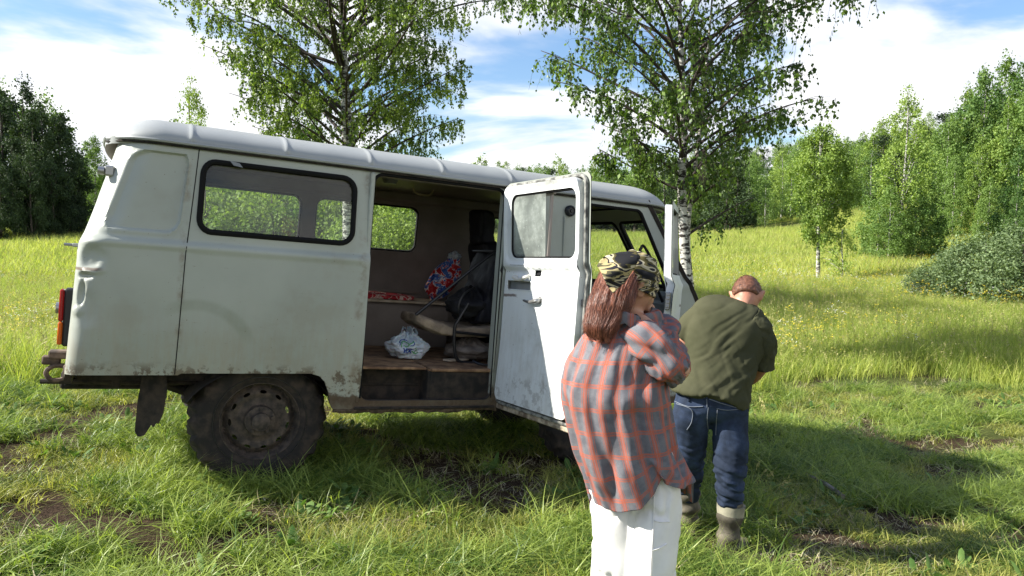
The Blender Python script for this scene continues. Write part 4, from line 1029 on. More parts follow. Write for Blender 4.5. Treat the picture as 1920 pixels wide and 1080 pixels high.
# --- clothing materials
def plaid(nt, b, co):
    uv = NN(nt, 'UVMap').outputs[0]; wv = NOISE(nt, uv, 7, 2, .5)
    s = NN(nt, 'SeparateXYZ', {0: uv}); u, v = s.outputs[0], s.outputs[1]
    def band(x, per, w, off=0.):
        f = MATH(nt, 'FRACT', MATH(nt, 'ADD', MATH(nt, 'DIVIDE', x, per), off + 50)); d = MATH(nt, 'MULTIPLY', MATH(nt, 'ABSOLUTE', MATH(nt, 'SUBTRACT', f, .5)), per)
        return MAPR(nt, d, w + .0010, w - .0010), d
    heather = NOISE(nt, uv, 420, 2, .7); h2 = NOISE(nt, uv, 24, 4, .6)
    base = MIX(nt, heather, (.09, .09, .10), (.26, .26, .275)); base = MIX(nt, MAPR(nt, h2, .3, .7), base, (.12, .12, .135))
    V1, dv = band(u, .052, .0072); V1c, _ = band(u, .052, .0012); V2, _ = band(u, .052, .0124, .0); V2i, _ = band(u, .052, .0110)
    H1, _ = band(v, .080, .0024, .06); H2, _ = band(v, .080, .0024, -.06); H3, _ = band(v, .080, .0013, 0)
    org = MIX(nt, heather, (.38, .07, .032), (.55, .15, .075))
    twill = MAPR(nt, NOISE(nt, uv, 160, 3, .6), .3, .7, .6, 1.)
    lt = MATH(nt, 'SUBTRACT', V2, V2i, clamp=True)
    base = MIX(nt, MATH(nt, 'MULTIPLY', lt, .75), base, org)
    base = MIX(nt, MATH(nt, 'MULTIPLY', V1, MATH(nt, 'MULTIPLY', twill, .80)), base, org)
    base = MIX(nt, MATH(nt, 'MULTIPLY', V1c, .5), base, (.25, .22, .24))
    hh = MATH(nt, 'MAXIMUM', MATH(nt, 'MAXIMUM', H1, H2), MATH(nt, 'MULTIPLY', H3, .6))
    base = MIX(nt, MATH(nt, 'MULTIPLY', hh, MATH(nt, 'MULTIPLY', twill, .8)), base, org)
    nt.links.new(base, b.inputs[0])
    bn = NN(nt, 'Bump', {'Height': heather, 'Strength': .25, 'Distance': .002}); nt.links.new(bn.outputs[0], b.inputs['Normal'])
P_plaid = mat('orange and grey plaid flannel', rough=.95, spec=.1, build=plaid)
def camo(nt, b, co):
    mp = NN(nt, 'Mapping', {0: co}); mp.inputs['Scale'].default_value = (9, 9, 26); mp.inputs['Rotation'].default_value = (.2, .5, .2)
    n = NOISE(nt, mp.outputs[0], 1.0, 2, .5, .8)
    c = RAMP(nt, n, [(0, (.02, .02, .022)), (.40, (.10, .085, .035)), (.455, (.50, .44, .30)), (.50, (.025, .024, .03)), (.545, (.40, .33, .17)), (.60, (.09, .085, .05)), (.66, (.02, .02, .022))], 'CONSTANT')
    nt.links.new(c, b.inputs[0])
P_camo = mat('tiger-stripe kerchief cloth', rough=.85, spec=.15, build=camo, bump=(300, .2, .001))
P_white = mat('white cotton', (.78, .77, .74), .9, spec=.15, build=mottled((.66, .65, .62), (.80, .79, .76), 5, 4), bump=(350, .15, .001))
def denim(nt, b, co):
    n = NOISE(nt, co, 7, 5, .6); f = NOISE(nt, co, 500, 2, .6)
    c = MIX(nt, MAPR(nt, n, .38, .68), (.004, .006, .014), (.026, .042, .088)); nt.links.new(MIX(nt, MATH(nt, 'MULTIPLY', f, .3), c, (.10, .14, .22)), b.inputs[0])
P_denim = mat('dark blue denim', rough=.85, spec=.15, build=denim, bump=(300, .2, .001))
P_stitch = mat('pale stitching', (.14, .16, .20), .8)
P_olive = mat('olive cotton', rough=.92, spec=.1, build=mottled((.048, .050, .027), (.070, .070, .040), 4, 5), bump=(400, .12, .001))
P_boot = mat('grey-brown rubber boot', rough=.75, build=mottled((.055, .048, .033), (.16, .14, .10), 9, 6), bump=(20, .3, .01))
P_sole = mat('boot sole', rough=.9, build=mottled((.03, .025, .018), (.09, .065, .045), 14))
P_skin = skinmat('tanned skin', (.46, .24, .15), (.54, .30, .20)); P_skin2 = skinmat('sunburnt skin', (.44, .19, .12), (.50, .25, .17))
def hairm(name, c1, c2, sc=(160, 160, 5), rough=.36):
    def f(nt, b, co):
        mp = NN(nt, 'Mapping', {0: co}); mp.inputs['Scale'].default_value = sc; mp.inputs['Rotation'].default_value = (0, .12, 0)
        n = NOISE(nt, mp.outputs[0], 1., 4, .7); nt.links.new(MIX(nt, MAPR(nt, n, .3, .72), c1, c2), b.inputs[0])
        bn = NN(nt, 'Bump', {'Height': n, 'Strength': .35, 'Distance': .002}); nt.links.new(bn.outputs[0], b.inputs['Normal'])
    return mat(name, rough=rough, spec=.55, build=f)
P_hair = hairm('long red-brown hair', (.075, .024, .014), (.36, .135, .075))
P_hair2 = hairm('short ginger-brown hair', (.075, .026, .014), (.22, .095, .05), (60, 60, 60), .6)
# ================================================================ the woman in the plaid shirt
D = 2.6
gw = None
hc = PX(1186, 536, 2.66)
hp, hrt, hf, hu = head(hc, (.86, .30, -.42), (.35, .05, .95), .98)
body = hp + [cap([(1178, 600, 2.66), (1183, 560, 2.66)], [.052, .048]),
    cap([(1172, 640, 2.66), (1172, 720, 2.66), (1178, 800, 2.65), (1184, 860, 2.64)], [.085, .08, .075, .09]),
    cap([(1130, 622, 2.76), (1172, 612, 2.66), (1218, 628, 2.56)], [.045, .07, .045]),
    cap([(1218, 632, 2.55), (1250, 668, 2.52), (1274, 694, 2.54)], [.045, .040, .036]), cap([(1274, 694, 2.54), (1250, 650, 2.62), (1228, 612, 2.70)], [.036, .034, .025]),
    cap([(1130, 624, 2.78), (1190, 672, 2.90), (1240, 690, 2.94)], [.045, .040, .036]), cap([(1240, 690, 2.94), (1232, 650, 2.88), (1224, 612, 2.80)], [.036, .032, .025]),
    cap([(1160, 880, 2.68), (1152, 980, 2.66), (1150, 1085, 2.66), (1150, 1180, 2.68), (1150, 1275, 2.70)], [.065, .06, .05, .045, .036]),
    cap([(1218, 880, 2.60), (1226, 980, 2.57), (1221, 1085, 2.56), (1214, 1190, 2.57), (1210, 1290, 2.58)], [.058, .052, .046, .042, .036]),
    cap([(1148, 1290, 2.66), (1178, 1290, 2.74), (1200, 1286, 2.80)], [.035, .033, .028]), cap([(1208, 1305, 2.55), (1245, 1302, 2.60), (1268, 1298, 2.66)], [.035, .033, .028])]
wr = PX(1228, 612, 2.70); wl = PX(1224, 612, 2.80)
body += hand(wr, (-.35, .05, .9), (-.7, .6, .1), 1, .7, .9) + hand(wl, (-.2, -.1, .9), (-.8, -.4, .1), -1, .7, .9)
gw = organic('person', body, .006, [P_skin], None, 4)
tag(gw, 'person in oversized orange and grey plaid shirt, white trousers and tiger-stripe kerchief over long hair', 'person')
# shirt body
spec = [(1158, 588, 1216, 590, 2.66, 2.66, .060), (1122, 606, 1240, 606, 2.68, 2.62, .105), (1092, 638, 1252, 636, 2.68, 2.60, .14), (1062, 682, 1256, 684, 2.68, 2.59, .160), (1054, 722, 1256, 728, 2.68, 2.58, .17), (1062, 765, 1258, 770, 2.68, 2.58, .17),
        (1073, 812, 1266, 815, 2.68, 2.58, .17), (1082, 855, 1275, 858, 2.68, 2.58, .17), (1092, 898, 1287, 900, 2.68, 2.58, .17), (1100, 935, 1300, 935, 2.68, 2.58, .17)]
G, ph = rings(spec, 210, 240)
cosx = np.cos(ph); near_ = np.sin(ph) < 0
hem_px = np.where(near_, np.interp(cosx, [-1, -.7, -.3, .1, .33, .46, .5, .54, .8, 1], [938, 958, 967, 950, 925, 896, 893, 908, 920, 917]), np.interp(cosx, [-1, -.3, .3, 1], [938, 960, 930, 917]))
tz = np.linspace(0, 1, 210); zb = G[-1, :, 2].mean(); y0i = int(.72 * 210)
zh = np.array([PX(1180, q, 2.47 if nn_ else 2.72)[2] for q, nn_ in zip(hem_px, near_)]); z0 = G[y0i, :, 2]
for i in range(y0i, 210):
    f = (i - y0i) / (209 - y0i); G[i, :, 2] = z0 + (zh - z0) * f
uvg = arcuv(G)
N_ = gridnorm(G); T_, A_ = np.meshgrid(tz, ph, indexing='ij')
P3 = np.stack([np.cos(A_) * 1.1, np.sin(A_) * 1.1, T_ * 1.3], -1)
wv = fbm(P3 * 1.4, 201, 3) - .5
fold = (fbm(np.stack([np.cos(A_) * 2.6, np.sin(A_) * 2.6, T_ * 1.3 + 3], -1), 205, 3) - .5)
f2 = np.sin(A_ * 9 + wv * 9 + T_ * 2.5) * sstep(.15, .6, T_)
diag = np.sin((T_ * 26 - A_ * 3.2) + wv * 10) * np.exp(-((T_ - .42) / .16) ** 2) * np.exp(-((np.cos(A_) - .45) / .45) ** 2) * (np.sin(A_) < 0)
disp = (.055 * fold + .010 * f2) * sstep(.03, .25, T_) + .010 * diag + .010 * (fbm(P3 * np.array([7, 7, 5]), 210, 3) - .5)
G = G + N_ * disp[..., None]
shirt = cloth('shirt', G, [P_plaid], gw, uvg)
def sleeve(name, pts, rad, par, mats, seed, amp=.012, nu=80, nv=110, freq=1., uvo=0.):
    P = catmull(px(*pts), nv); r = catmull(rad, nv); T = np.gradient(P, axis=0); T /= np.linalg.norm(T, axis=1)[:, None]
    n0 = np.cross(T[0], (0, 0, 1.)); n0 /= np.linalg.norm(n0); G = []
    a = np.linspace(0, 2 * math.pi, nu, endpoint=False)
    for i in range(nv):
        n0 = n0 - T[i] * n0.dot(T[i]); n0 /= np.linalg.norm(n0); b0 = np.cross(T[i], n0)
        G.append(P[i] + r[i] * (np.cos(a)[:, None] * n0 + np.sin(a)[:, None] * b0))
    G = np.array(G); uv = arcuv(G); uv[..., 0] += uvo; N = gridnorm(G); t, A = np.meshgrid(np.linspace(0, 1, nv), a, indexing='ij')
    Q = np.stack([np.cos(A), np.sin(A), t * 3], -1); w = fbm(Q * 1.3, seed, 3) - .5
    d = amp * (np.sin(t * 24 * freq + 2.2 * np.sin(A + seed) + w * 10) * .6 + (fbm(Q * 2.4, seed + 5, 3) - .5) * 2.6)
    return cloth(name, G + N * d[..., None], mats, par, uv)
sleeve('sleeve', [(1180, 622, 2.60), (1205, 640, 2.54), (1238, 668, 2.50), (1258, 690, 2.50), (1266, 694, 2.53), (1264, 674, 2.57), (1252, 642, 2.63), (1236, 616, 2.68)], [.058, .073, .064, .052, .045, .046, .044, .042], shirt, [P_plaid], 301, .012)
sleeve('sleeve', [(1150, 618, 2.74), (1190, 640, 2.86), (1232, 672, 2.93), (1240, 680, 2.92), (1236, 640, 2.86), (1222, 606, 2.80)], [.075, .08, .07, .062, .062, .06], shirt, [P_plaid], 302)
# raised far shoulder and upper chest cloth between the arms, collar
G2, _ = rings([(1176, 586, 1214, 582, 2.66, 2.70, .045), (1180, 600, 1240, 592, 2.62, 2.76, .075), (1190, 628, 1262, 630, 2.62, 2.74, .09), (1196, 668, 1268, 670, 2.60, 2.70, .08)], 60, 80)
N2 = gridnorm(G2); A2, T2 = np.meshgrid(np.linspace(0, 6.283, 80), np.linspace(0, 1, 60)); G2 = G2 + N2 * (.016 * np.sin(T2 * 17 + A2 * 2 + 3 * fbm(np.stack([A2, T2 * 4, A2 * 0], -1), 9, 2)))[..., None]
cloth('gathered_front', G2, [P_plaid], shirt, arcuv(G2))
cw = [(1150, 612), (1154, 592), (1170, 583), (1196, 592), (1202, 604), (1188, 622), (1172, 606)]
V2c, Tc = cdt([(a_ / 500., b_ / 500.) for a_, b_ in cw], [], .012)
Vc3 = np.array([PX(a_ * 500, b_ * 500, 2.545 - .03 * math.sin((a_ * 500 - 1150) / 52 * 3.1)) for a_, b_ in V2c])
cl = mk('collar', Vc3, Tc, [P_plaid], shirt, 180, uv=V2c * 1.0); s_ = cl.modifiers.new('thick', 'SOLIDIFY'); s_.thickness = .006
# hair under the kerchief
Gh, ph = rings([(1132, 496, 1206, 500, 2.66, 2.66, .085), (1121, 525, 1198, 530, 2.64, 2.62, .09), (1109, 556, 1189, 562, 2.60, 2.58, .078), (1101, 588, 1174, 592, 2.57, 2.56, .055), (1098, 610, 1156, 612, 2.54, 2.54, .038), (1103, 625, 1146, 628, 2.53, 2.53, .026), (1114, 634, 1140, 638, 2.52, 2.52, .012)], 90, 260)
Nh = gridnorm(Gh); T_, A_ = np.meshgrid(np.linspace(0, 1, 90), ph, indexing='ij')
lock = fbm(np.stack([np.cos(A_) * 7, np.sin(A_) * 7, T_ * .7], -1), 401, 4) - .5; fine = fbm(np.stack([np.cos(A_) * 30, np.sin(A_) * 30, T_ * 1.2], -1), 405, 2) - .5
Gh = Gh + Nh * (.014 * lock + .003 * fine)[..., None]
for i in range(90):
    Gh[i, :, 2] -= .03 * sstep(.75, 1, i / 89.) * (fbm(np.stack([np.cos(ph) * 6, np.sin(ph) * 6, ph * 0], -1), 409, 3) - .4)
hair = cloth('hair', Gh, [P_hair], gw, None, .004)
hs = []
for k in range(420):
    j = random.random() * 2 * math.pi * .62 + math.pi * .88; jj = int(j / (2 * math.pi) * 260) % 260
    i0 = random.randint(5, 40); i1 = min(89, i0 + random.randint(30, 60)); dj = random.uniform(-6, 6)
    P = [Gh[i, int(jj + dj * (i - i0) / 50.) % 260] + Nh[i, jj] * (.002 + .004 * random.random() + (.010 * (i - i0) / 60. if k % 7 == 0 else 0)) for i in range(i0, i1 + 1, 6)]
    P[-1] = P[-1] + np.array([random.gauss(0, .004), 0, -.006 - .015 * random.random() * (i1 > 84)])
    hs.append(tube(P, np.linspace(.0006, .0003, len(P)), 4))
obj('hair_strands', hs, [P_hair], hair, 180, fix=False)
# kerchief: cap over the head and a folded triangle hanging behind
kc = PX(1187, 524, 2.65); nu, nv = 90, 50; Gk = []
for i in range(nv):
    th = (math.pi * .60) * (i + .3) / nv; row = []
    for j in range(nu):
        az = 2 * math.pi * j / nu; d = hrt * .082 * math.sin(th) * math.sin(az) + hf * .098 * math.sin(th) * math.cos(az) + hu * .101 * math.cos(th)
        row.append(kc + d)
    Gk.append(row)
Gk = np.array(Gk); Nk = gridnorm(Gk); Gk = Gk + Nk * ((fbm(Gk * 26, 501, 3) - .5) * .022 + .003 * np.sin(Gk[..., 2] * 200 + Gk[..., 0] * 90))[..., None]
Gk[-8:] = Gk[-8:] + Nk[-8:] * (.004 * np.sin(np.linspace(0, 40, nu)))[None, :, None]
kch = cloth('kerchief', Gk, [P_camo], gw, None, .003)
fl_ = [(1136, 480), (1160, 474), (1192, 471), (1200, 482), (1190, 500), (1172, 528), (1150, 550), (1138, 534), (1130, 515), (1120, 498), (1126, 488)]
V2c, Tc = cdt([(a_ / 500., b_ / 500.) for a_, b_ in fl_], [], .010)
Vf = np.array([PX(a_ * 500, b_ * 500, 2.492 - .035 * math.sin(np.clip((a_ * 500 - 1115) / 95, 0, 1) * 3.1) + .008 * math.sin(b_ * 60 + a_ * 30) + .07 * max(0, (500 - b_ * 500) / 30) ** 2 * .6) for a_, b_ in V2c])
kf = mk('kerchief_flap', Vf, Tc, [P_camo], kch, 180); s_ = kf.modifiers.new('thick', 'SOLIDIFY'); s_.thickness = .003
# trousers
def tf(P, N):
    q = P * np.array([7, 7, 4]); w = fbm(P * 3, 61, 3)
    r = np.abs(fbm(P * np.array([9, 9, 5]) + 3, 64, 3) - .5)
    return .030 * (fbm(q, 63, 3) - .5) - .030 * sstep(.07, 0, r) * .35 + .003 * np.sin(P[:, 0] * 50 + w * 16)
tr = organic('trousers', [cap([(1165, 850, 2.66), (1200, 850, 2.60)], [.13, .13]), cap([(1164, 870, 2.68), (1160, 960, 2.66), (1156, 1060, 2.65), (1154, 1160, 2.66), (1152, 1262, 2.68)], [.115, .100, .088, .085, .085], 20),
     cap([(1222, 870, 2.60), (1228, 960, 2.57), (1222, 1060, 2.55), (1216, 1170, 2.56), (1212, 1278, 2.57)], [.105, .092, .080, .08, .082], 20)], .008, [P_white], gw, 5, tf)
bvh = BVHTree.FromPolygons([v.co[:] for v in tr.data.vertices], [p.vertices[:] for p in tr.data.polygons])
def onto(bv, x, y, off=.003):
    o = Vector((0, 0, CAMH)); d = (Vector(PX(x, y, 2.0)) - o).normalized(); h = bv.ray_cast(o, d)
    return (np.array(h[0]) - np.array(d) * off) if h[0] is not None else None
def seamline(nm, bv, pts, r, m, par, n=24):
    q = catmull(np.array(pts, float), n); P = [onto(bv, *a) for a in q]; P = [a for a in P if a is not None]
    if len(P) > 3: return obj(nm, [tube(np.array(P), r, 5)], [m], par)
seamline('seam', bvh, [(1226, 930), (1225, 980), (1222, 1030), (1219, 1079)], .0025, P_white, tr)
seamline('seam', bvh, [(1228, 976), (1240, 979), (1256, 978)], .0025, P_white, tr)
seamline('seam', bvh, [(1222, 1032), (1235, 1028), (1250, 1020)], .0025, P_white, tr)
# ================================================================ the man in the olive shirt
hm = PX(1400, 554, 4.10)
hp, mrt, mf_, mu = head(hm, (.28, .55, -.78), (.25, .66, .70), 1.0)
body = hp + [cap([(1372, 596, 4.02), (1388, 572, 4.07)], [.048, .052]),
    cap([(1358, 610, 4.0), (1352, 650, 3.97), (1342, 700, 3.92), (1333, 750, 3.88)], [.07, .08, .08, .09]),
    cap([(1310, 606, 4.02), (1362, 600, 4.0), (1414, 622, 3.98)], [.045, .05, .045]),
    cap([(1418, 618, 3.98), (1430, 650, 3.98), (1428, 684, 4.02)], [.055, .048, .042]), cap([(1428, 684, 4.02), (1414, 705, 4.14), (1392, 722, 4.28)], [.042, .036, .028]),
    cap([(1302, 604, 4.03), (1288, 640, 4.08), (1290, 672, 4.16)], [.055, .048, .042]), cap([(1290, 672, 4.16), (1315, 695, 4.26), (1345, 712, 4.34)], [.042, .036, .028]),
    cap([(1368, 765, 3.88), (1370, 862, 3.84), (1368, 1012, 3.88)], [.085, .055, .042]), cap([(1298, 765, 3.88), (1292, 850, 3.98), (1290, 985, 4.12)], [.085, .055, .042]),
    cap([(1366, 1022, 3.88), (1392, 1026, 3.98)], [.035, .03]), cap([(1290, 986, 4.14), (1293, 990, 4.30)], [.035, .03])]
body += hand(PX(1392, 722, 4.28), (-.6, .6, -.4), (-.2, .2, .9), -1, .8) + hand(PX(1345, 712, 4.34), (.6, .5, -.4), (.2, .2, .9), 1, .8)
man = organic('person', body, .0075, [P_skin2], None, 3)
tag(man, 'person in olive T-shirt, dark jeans and rubber boots bending forward, seen from behind', 'person')
def cutopen(parts): return parts
def shf(P, N):
    X, Y, Z = P[:, 0], P[:, 1], P[:, 2]; w = fbm(P * 4, 71, 3)
    k = sstep(.82, 1.12, X) * sstep(1.25, .95, Z)      # gathers fan out towards the lower right
    a = (Z * .82 - X * .57); r = np.abs(fbm(np.stack([a * 15 + w * 1.2, (X + Z) * 2.2, Y * 3], -1), 72, 3) - .5)
    d = -.007 * sstep(.14, 0, r) * (k * .9 + .08)
    r2 = np.abs(fbm(np.stack([(X + Z * .4) * 13 + w, Z * 3, Y * 3], -1), 73, 3) - .5)
    d2 = -.004 * sstep(.12, 0, r2) * sstep(1.0, .75, Z)
    return .004 + d + d2 + .022 * (fbm(P * np.array([4, 4, 6]), 75, 3) - .5) + .003 * (fbm(P * 22, 77, 2) - .5)
Gt, _ = rings([(1350, 553, 1415, 571, 4.08, 4.06, .062), (1318, 558, 1430, 588, 4.07, 4.02, .10), (1297, 578, 1435, 616, 4.04, 3.99, .13), (1287, 612, 1432, 652, 4.0, 3.96, .14), (1285, 650, 1421, 684, 3.96, 3.93, .14), (1282, 688, 1411, 712, 3.92, 3.89, .14),
               (1274, 710, 1408, 738, 3.90, 3.87, .145), (1261, 722, 1408, 750, 3.89, 3.86, .15), (1258, 730, 1404, 766, 3.89, 3.86, .15)], 110, 120)
nv, nu = Gt.shape[:2]
# hem: rises over the small of the back, tail hangs lower on the right
xx = np.cos(np.linspace(0, 2 * math.pi, nu, endpoint=False)); rise = np.interp(xx, [-1, -.3, -.05, .1, .35, .7, 1], [0, .018, .052, .045, .015, 0, 0])
for i in range(nv): Gt[i, :, 2] += rise * sstep(.8, 1, i / (nv - 1))
tors = (Gt.reshape(-1, 3), grid_faces(nv, nu).tolist() + [list(range(nu))[::-1], [(nv - 1) * nu + j for j in range(nu)]])
tee = organic('t_shirt', [tors, tube(catmull(px((1405, 606, 3.99), (1420, 622, 3.98), (1426, 640, 3.98)), 12), catmull([.072, .068, .050], 12), 20),
     tube(catmull(px((1318, 596, 4.02), (1294, 610, 4.04), (1282, 634, 4.06)), 12), catmull([.08, .068, .056], 12), 18)], .0075, [P_olive], man, 5, shf)
sleeve('sleeve', [(1402, 600, 3.98), (1420, 620, 3.97), (1430, 648, 3.97), (1428, 690, 3.99)], [.074, .078, .070, .066], tee, [P_olive], 333, .006, freq=.6)
def jf(P, N):
    X, Y, Z = P[:, 0], P[:, 1], P[:, 2]; w = fbm(P * 5, 81, 3)
    low = sstep(.5, .15, Z); r = np.abs(fbm(np.stack([X * 7 + w, Y * 6, (Z + X * .35) * 15], -1), 85, 3) - .5)
    return -.014 * sstep(.13, 0, r) * (low * .9 + .12) + .010 * low + .026 * (fbm(P * np.array([8, 8, 6]), 83, 3) - .5)
jn = organic('jeans', [cap([(1304, 756, 3.88), (1334, 750, 3.87), (1366, 760, 3.87)], [.112, .120, .112], 20), cap([(1298, 775, 3.88), (1292, 835, 3.93), (1292, 880, 4.00), (1289, 925, 4.06)], [.100, .085, .070, .062], 18),
     cap([(1368, 775, 3.87), (1370, 830, 3.84), (1368, 890, 3.83), (1369, 938, 3.86)], [.100, .087, .074, .062], 18)], .0075, [P_denim], man, 5, jf)
bj = BVHTree.FromPolygons([v.co[:] for v in jn.data.vertices], [p.vertices[:] for p in jn.data.polygons])
for pts in ([(1264, 752), (1290, 762), (1318, 762)], [(1268, 757), (1296, 768), (1297, 790), (1288, 806)], [(1344, 766), (1364, 769), (1396, 766)], [(1345, 768), (1343, 792), (1342, 816)], [(1326, 728), (1325, 745), (1326, 764)], [(1328, 764), (1326, 786), (1328, 806)], [(1270, 737), (1300, 744), (1326, 746)], [(1330, 748), (1352, 756), (1394, 768)]):
    seamline('stitching', bj, pts, .0022, P_stitch, jn)
for x0, y0_ in ((1325, 731), (1291, 735)): 
    P = [onto(bj, x0, y0_ + q, .006) for q in (0, 6, 12, 17)]; P = [p for p in P if p is not None]
    if len(P) > 2: obj('belt_loop', [tube(np.array(P), .006, 6)], [P_denim], jn)
# rubber boots
def boot(name, shaft, rs, foot, rf, par, lab=None):
    def bf(P, N): return .007 * np.sin(P[:, 2] * 70 + 6 * fbm(P * 5, 91, 2)) + .012 * (fbm(P * 9, 93, 3) - .5)
    o = organic(name, [capsule(px(*shaft), rs, 18, 14), capsule(px(*foot), rf, 18, 12)], .007, [P_boot], par, 4, bf)
    return o
b1 = boot('rubber_boot', [(1369, 950, 3.87), (1368, 985, 3.87), (1364, 1018, 3.87)], [.066, .062, .056], [(1358, 1022, 3.86), (1374, 1026, 3.92), (1394, 1024, 4.02)], [.046, .050, .045], man)
b2 = boot('rubber_boot', [(1290, 928, 4.06), (1290, 958, 4.08), (1289, 978, 4.10)], [.066, .062, .054], [(1289, 980, 4.09), (1290, 984, 4.18), (1293, 988, 4.30)], [.050, .052, .045], man)
obj('folded_cuff', [tube(px((1371, 945, 3.87), (1370, 955, 3.87), (1370, 966, 3.87)), [.073, .071, .068], 28)], [mat('pale boot lining', rough=.9, build=mottled((.20, .19, .14), (.32, .30, .22), 12))], b1)
obj('sole', [capsule(px((1356, 1040, 3.84), (1376, 1042, 3.92), (1396, 1036, 4.03)), [.040, .042, .038], 12, 8)], [P_sole], b1, 180)
obj('sole', [tube(px((1289, 996, 4.035), (1289, 999, 4.07)), [.040, .044], 18, flat=.6), capsule(px((1289, 1000, 4.08), (1293, 1004, 4.26)), [.034, .034], 10, 6)], [P_sole], b2, 60)
# short hair of the man
def scalp(c, rt, fw, up, mat_, par, nm):
    nu, nv = 100, 60; G = []
    for i in range(nv):
        row = []
        for j in range(nu):
            az = 2 * math.pi * j / nu; lim = math.pi * (.60 - .20 * max(0, math.cos(az)) ** 1.0 + .05 * max(0, -math.cos(az)) - .10 * math.exp(-((abs(math.sin(az)) - 1) / .12) ** 2) * (abs(math.cos(az)) < .4))
            th = lim * (i + .2) / nv; d = rt * .0795 * math.sin(th) * math.sin(az) + fw * .098 * math.sin(th) * math.cos(az) + up * .121 * math.cos(th); row.append(c + d)
        G.append(row)
    G = np.array(G); N = gridnorm(G); G = G + N * ((fbm(G * 60, 601, 3) - .5) * .012)[..., None]
    e = (N[-4:] * np.array([-.001, -.003, -.006, -.012])[:, None, None]); G[-4:] += e
    o = cloth(nm, G, [mat_], par, None, .003)
    S = []
    for k in range(1500):
        i, j = random.randint(2, nv - 2), random.randint(0, nu - 1); p = G[i, j]; d = (G[min(i + 2, nv - 1), j] - G[i - 2, j]); d /= np.linalg.norm(d) + 1e-9
        s = np.cross(N[i, j], d) * .0012; t = p + d * .016 * random.uniform(.6, 1.3) + N[i, j] * .006 * random.random() + np.random.normal(0, .002, 3)
        S.append((np.array([p - s, p + s, t]), [(0, 1, 2)]))
    obj('hair_tufts', S, [mat_], o, 180, fix=False)
scalp(hm, mrt, mf_, mu, P_hair2, man, 'hair')
# ------------------------------------------------------------------ trees
def barkmat(name, dark=.5):
    def f(nt, b, co):
        mp = NN(nt, 'Mapping', {0: co}); mp.inputs['Scale'].default_value = (5, 5, 17)
        n = NOISE(nt, mp.outputs[0], 1.3, 4, .7, .4); n2 = NOISE(nt, co, 2.2, 4, .6)
        c = MIX(nt, MAPR(nt, n, .52 - dark * .1, .60 - dark * .1), (.50, .485, .45), (.035, .03, .027)); 
        nt.links.new(MIX(nt, MAPR(nt, n2, .60, .72), c, (.06, .05, .045)), b.inputs[0])
    return mat(name, rough=.85, spec=.2, build=f)
B_bark = barkmat('birch bark'); B_twig = mat('dark twig bark', (.045, .034, .028), .85)
B_dark = mat('dark bark', rough=.9, build=mottled((.04, .032, .026), (.12, .10, .085), 3))
L_b1 = leafmat('birch leaf', (.07, .13, .02), (.28, .38, .07), .38, .3, False, scale=.8)
L_b2 = leafmat('birch leaf dense', (.045, .095, .018), (.19, .29, .05), .36, .3, False, scale=.7)
L_far = leafmat('far birch foliage', (.10, .18, .03), (.28, .38, .08), .35, .5, True, scale=.45)
L_mid = leafmat('mixed wood foliage', (.06, .13, .028), (.18, .28, .065), .32, .5, True, scale=.35)
L_dk = leafmat('wood foliage darkened for shade', (.014, .030, .012), (.05, .085, .030), .18, .6, True, scale=.25)  # shade on the left wood's near side is put into this darker leaf colour
L_wil = leafmat('willow foliage', (.09, .14, .055), (.23, .31, .14), .3, .5, False, scale=1.2)
def leaves(P, D, size, r, fold=.25, wid=.72):
    """rhombic folded leaves at P hanging along D"""
    n = len(P); q = r.normal(size=(n, 3)); u = D + q * .55; u /= np.linalg.norm(u, axis=1)[:, None]
    s = np.cross(u, r.normal(size=(n, 3))); s /= np.linalg.norm(s, axis=1)[:, None]; nn = np.cross(u, s)
    L = size * (.45 + .45 * r.random(n) + .7 * r.random(n) ** 2)[:, None]
    a = P; b = P + u * L * .42 + s * L * wid * .5 + nn * L * fold * .3; c = P + u * L; d = P + u * L * .42 - s * L * wid * .5 + nn * L * fold * .3
    V = np.stack([a, b, c, d], 1).reshape(-1, 3); i = np.arange(n) * 4
    return V, np.concatenate([np.stack([i, i + 1, i + 2], -1), np.stack([i, i + 2, i + 3], -1)])
def prisms(P0, P1, r0):
    n = len(P0); d = P1 - P0; d /= np.linalg.norm(d, axis=1)[:, None] + 1e-9; a = np.cross(d, (.3, .2, .9)); a /= np.linalg.norm(a, axis=1)[:, None] + 1e-9; b = np.cross(d, a); V = []
    for k in range(3):
        o = a * math.cos(2.09 * k) + b * math.sin(2.09 * k); V.append(P0 + o * r0)
    for k in range(3):
        o = a * math.cos(2.09 * k) + b * math.sin(2.09 * k); V.append(P1 + o * r0 * .6)
    V = np.stack(V, 1).reshape(-1, 3); i = np.arange(n) * 6
    return V, np.concatenate([np.stack([i + k, i + (k + 1) % 3, i + 3 + (k + 1) % 3, i + 3 + k], -1) for k in range(3)])
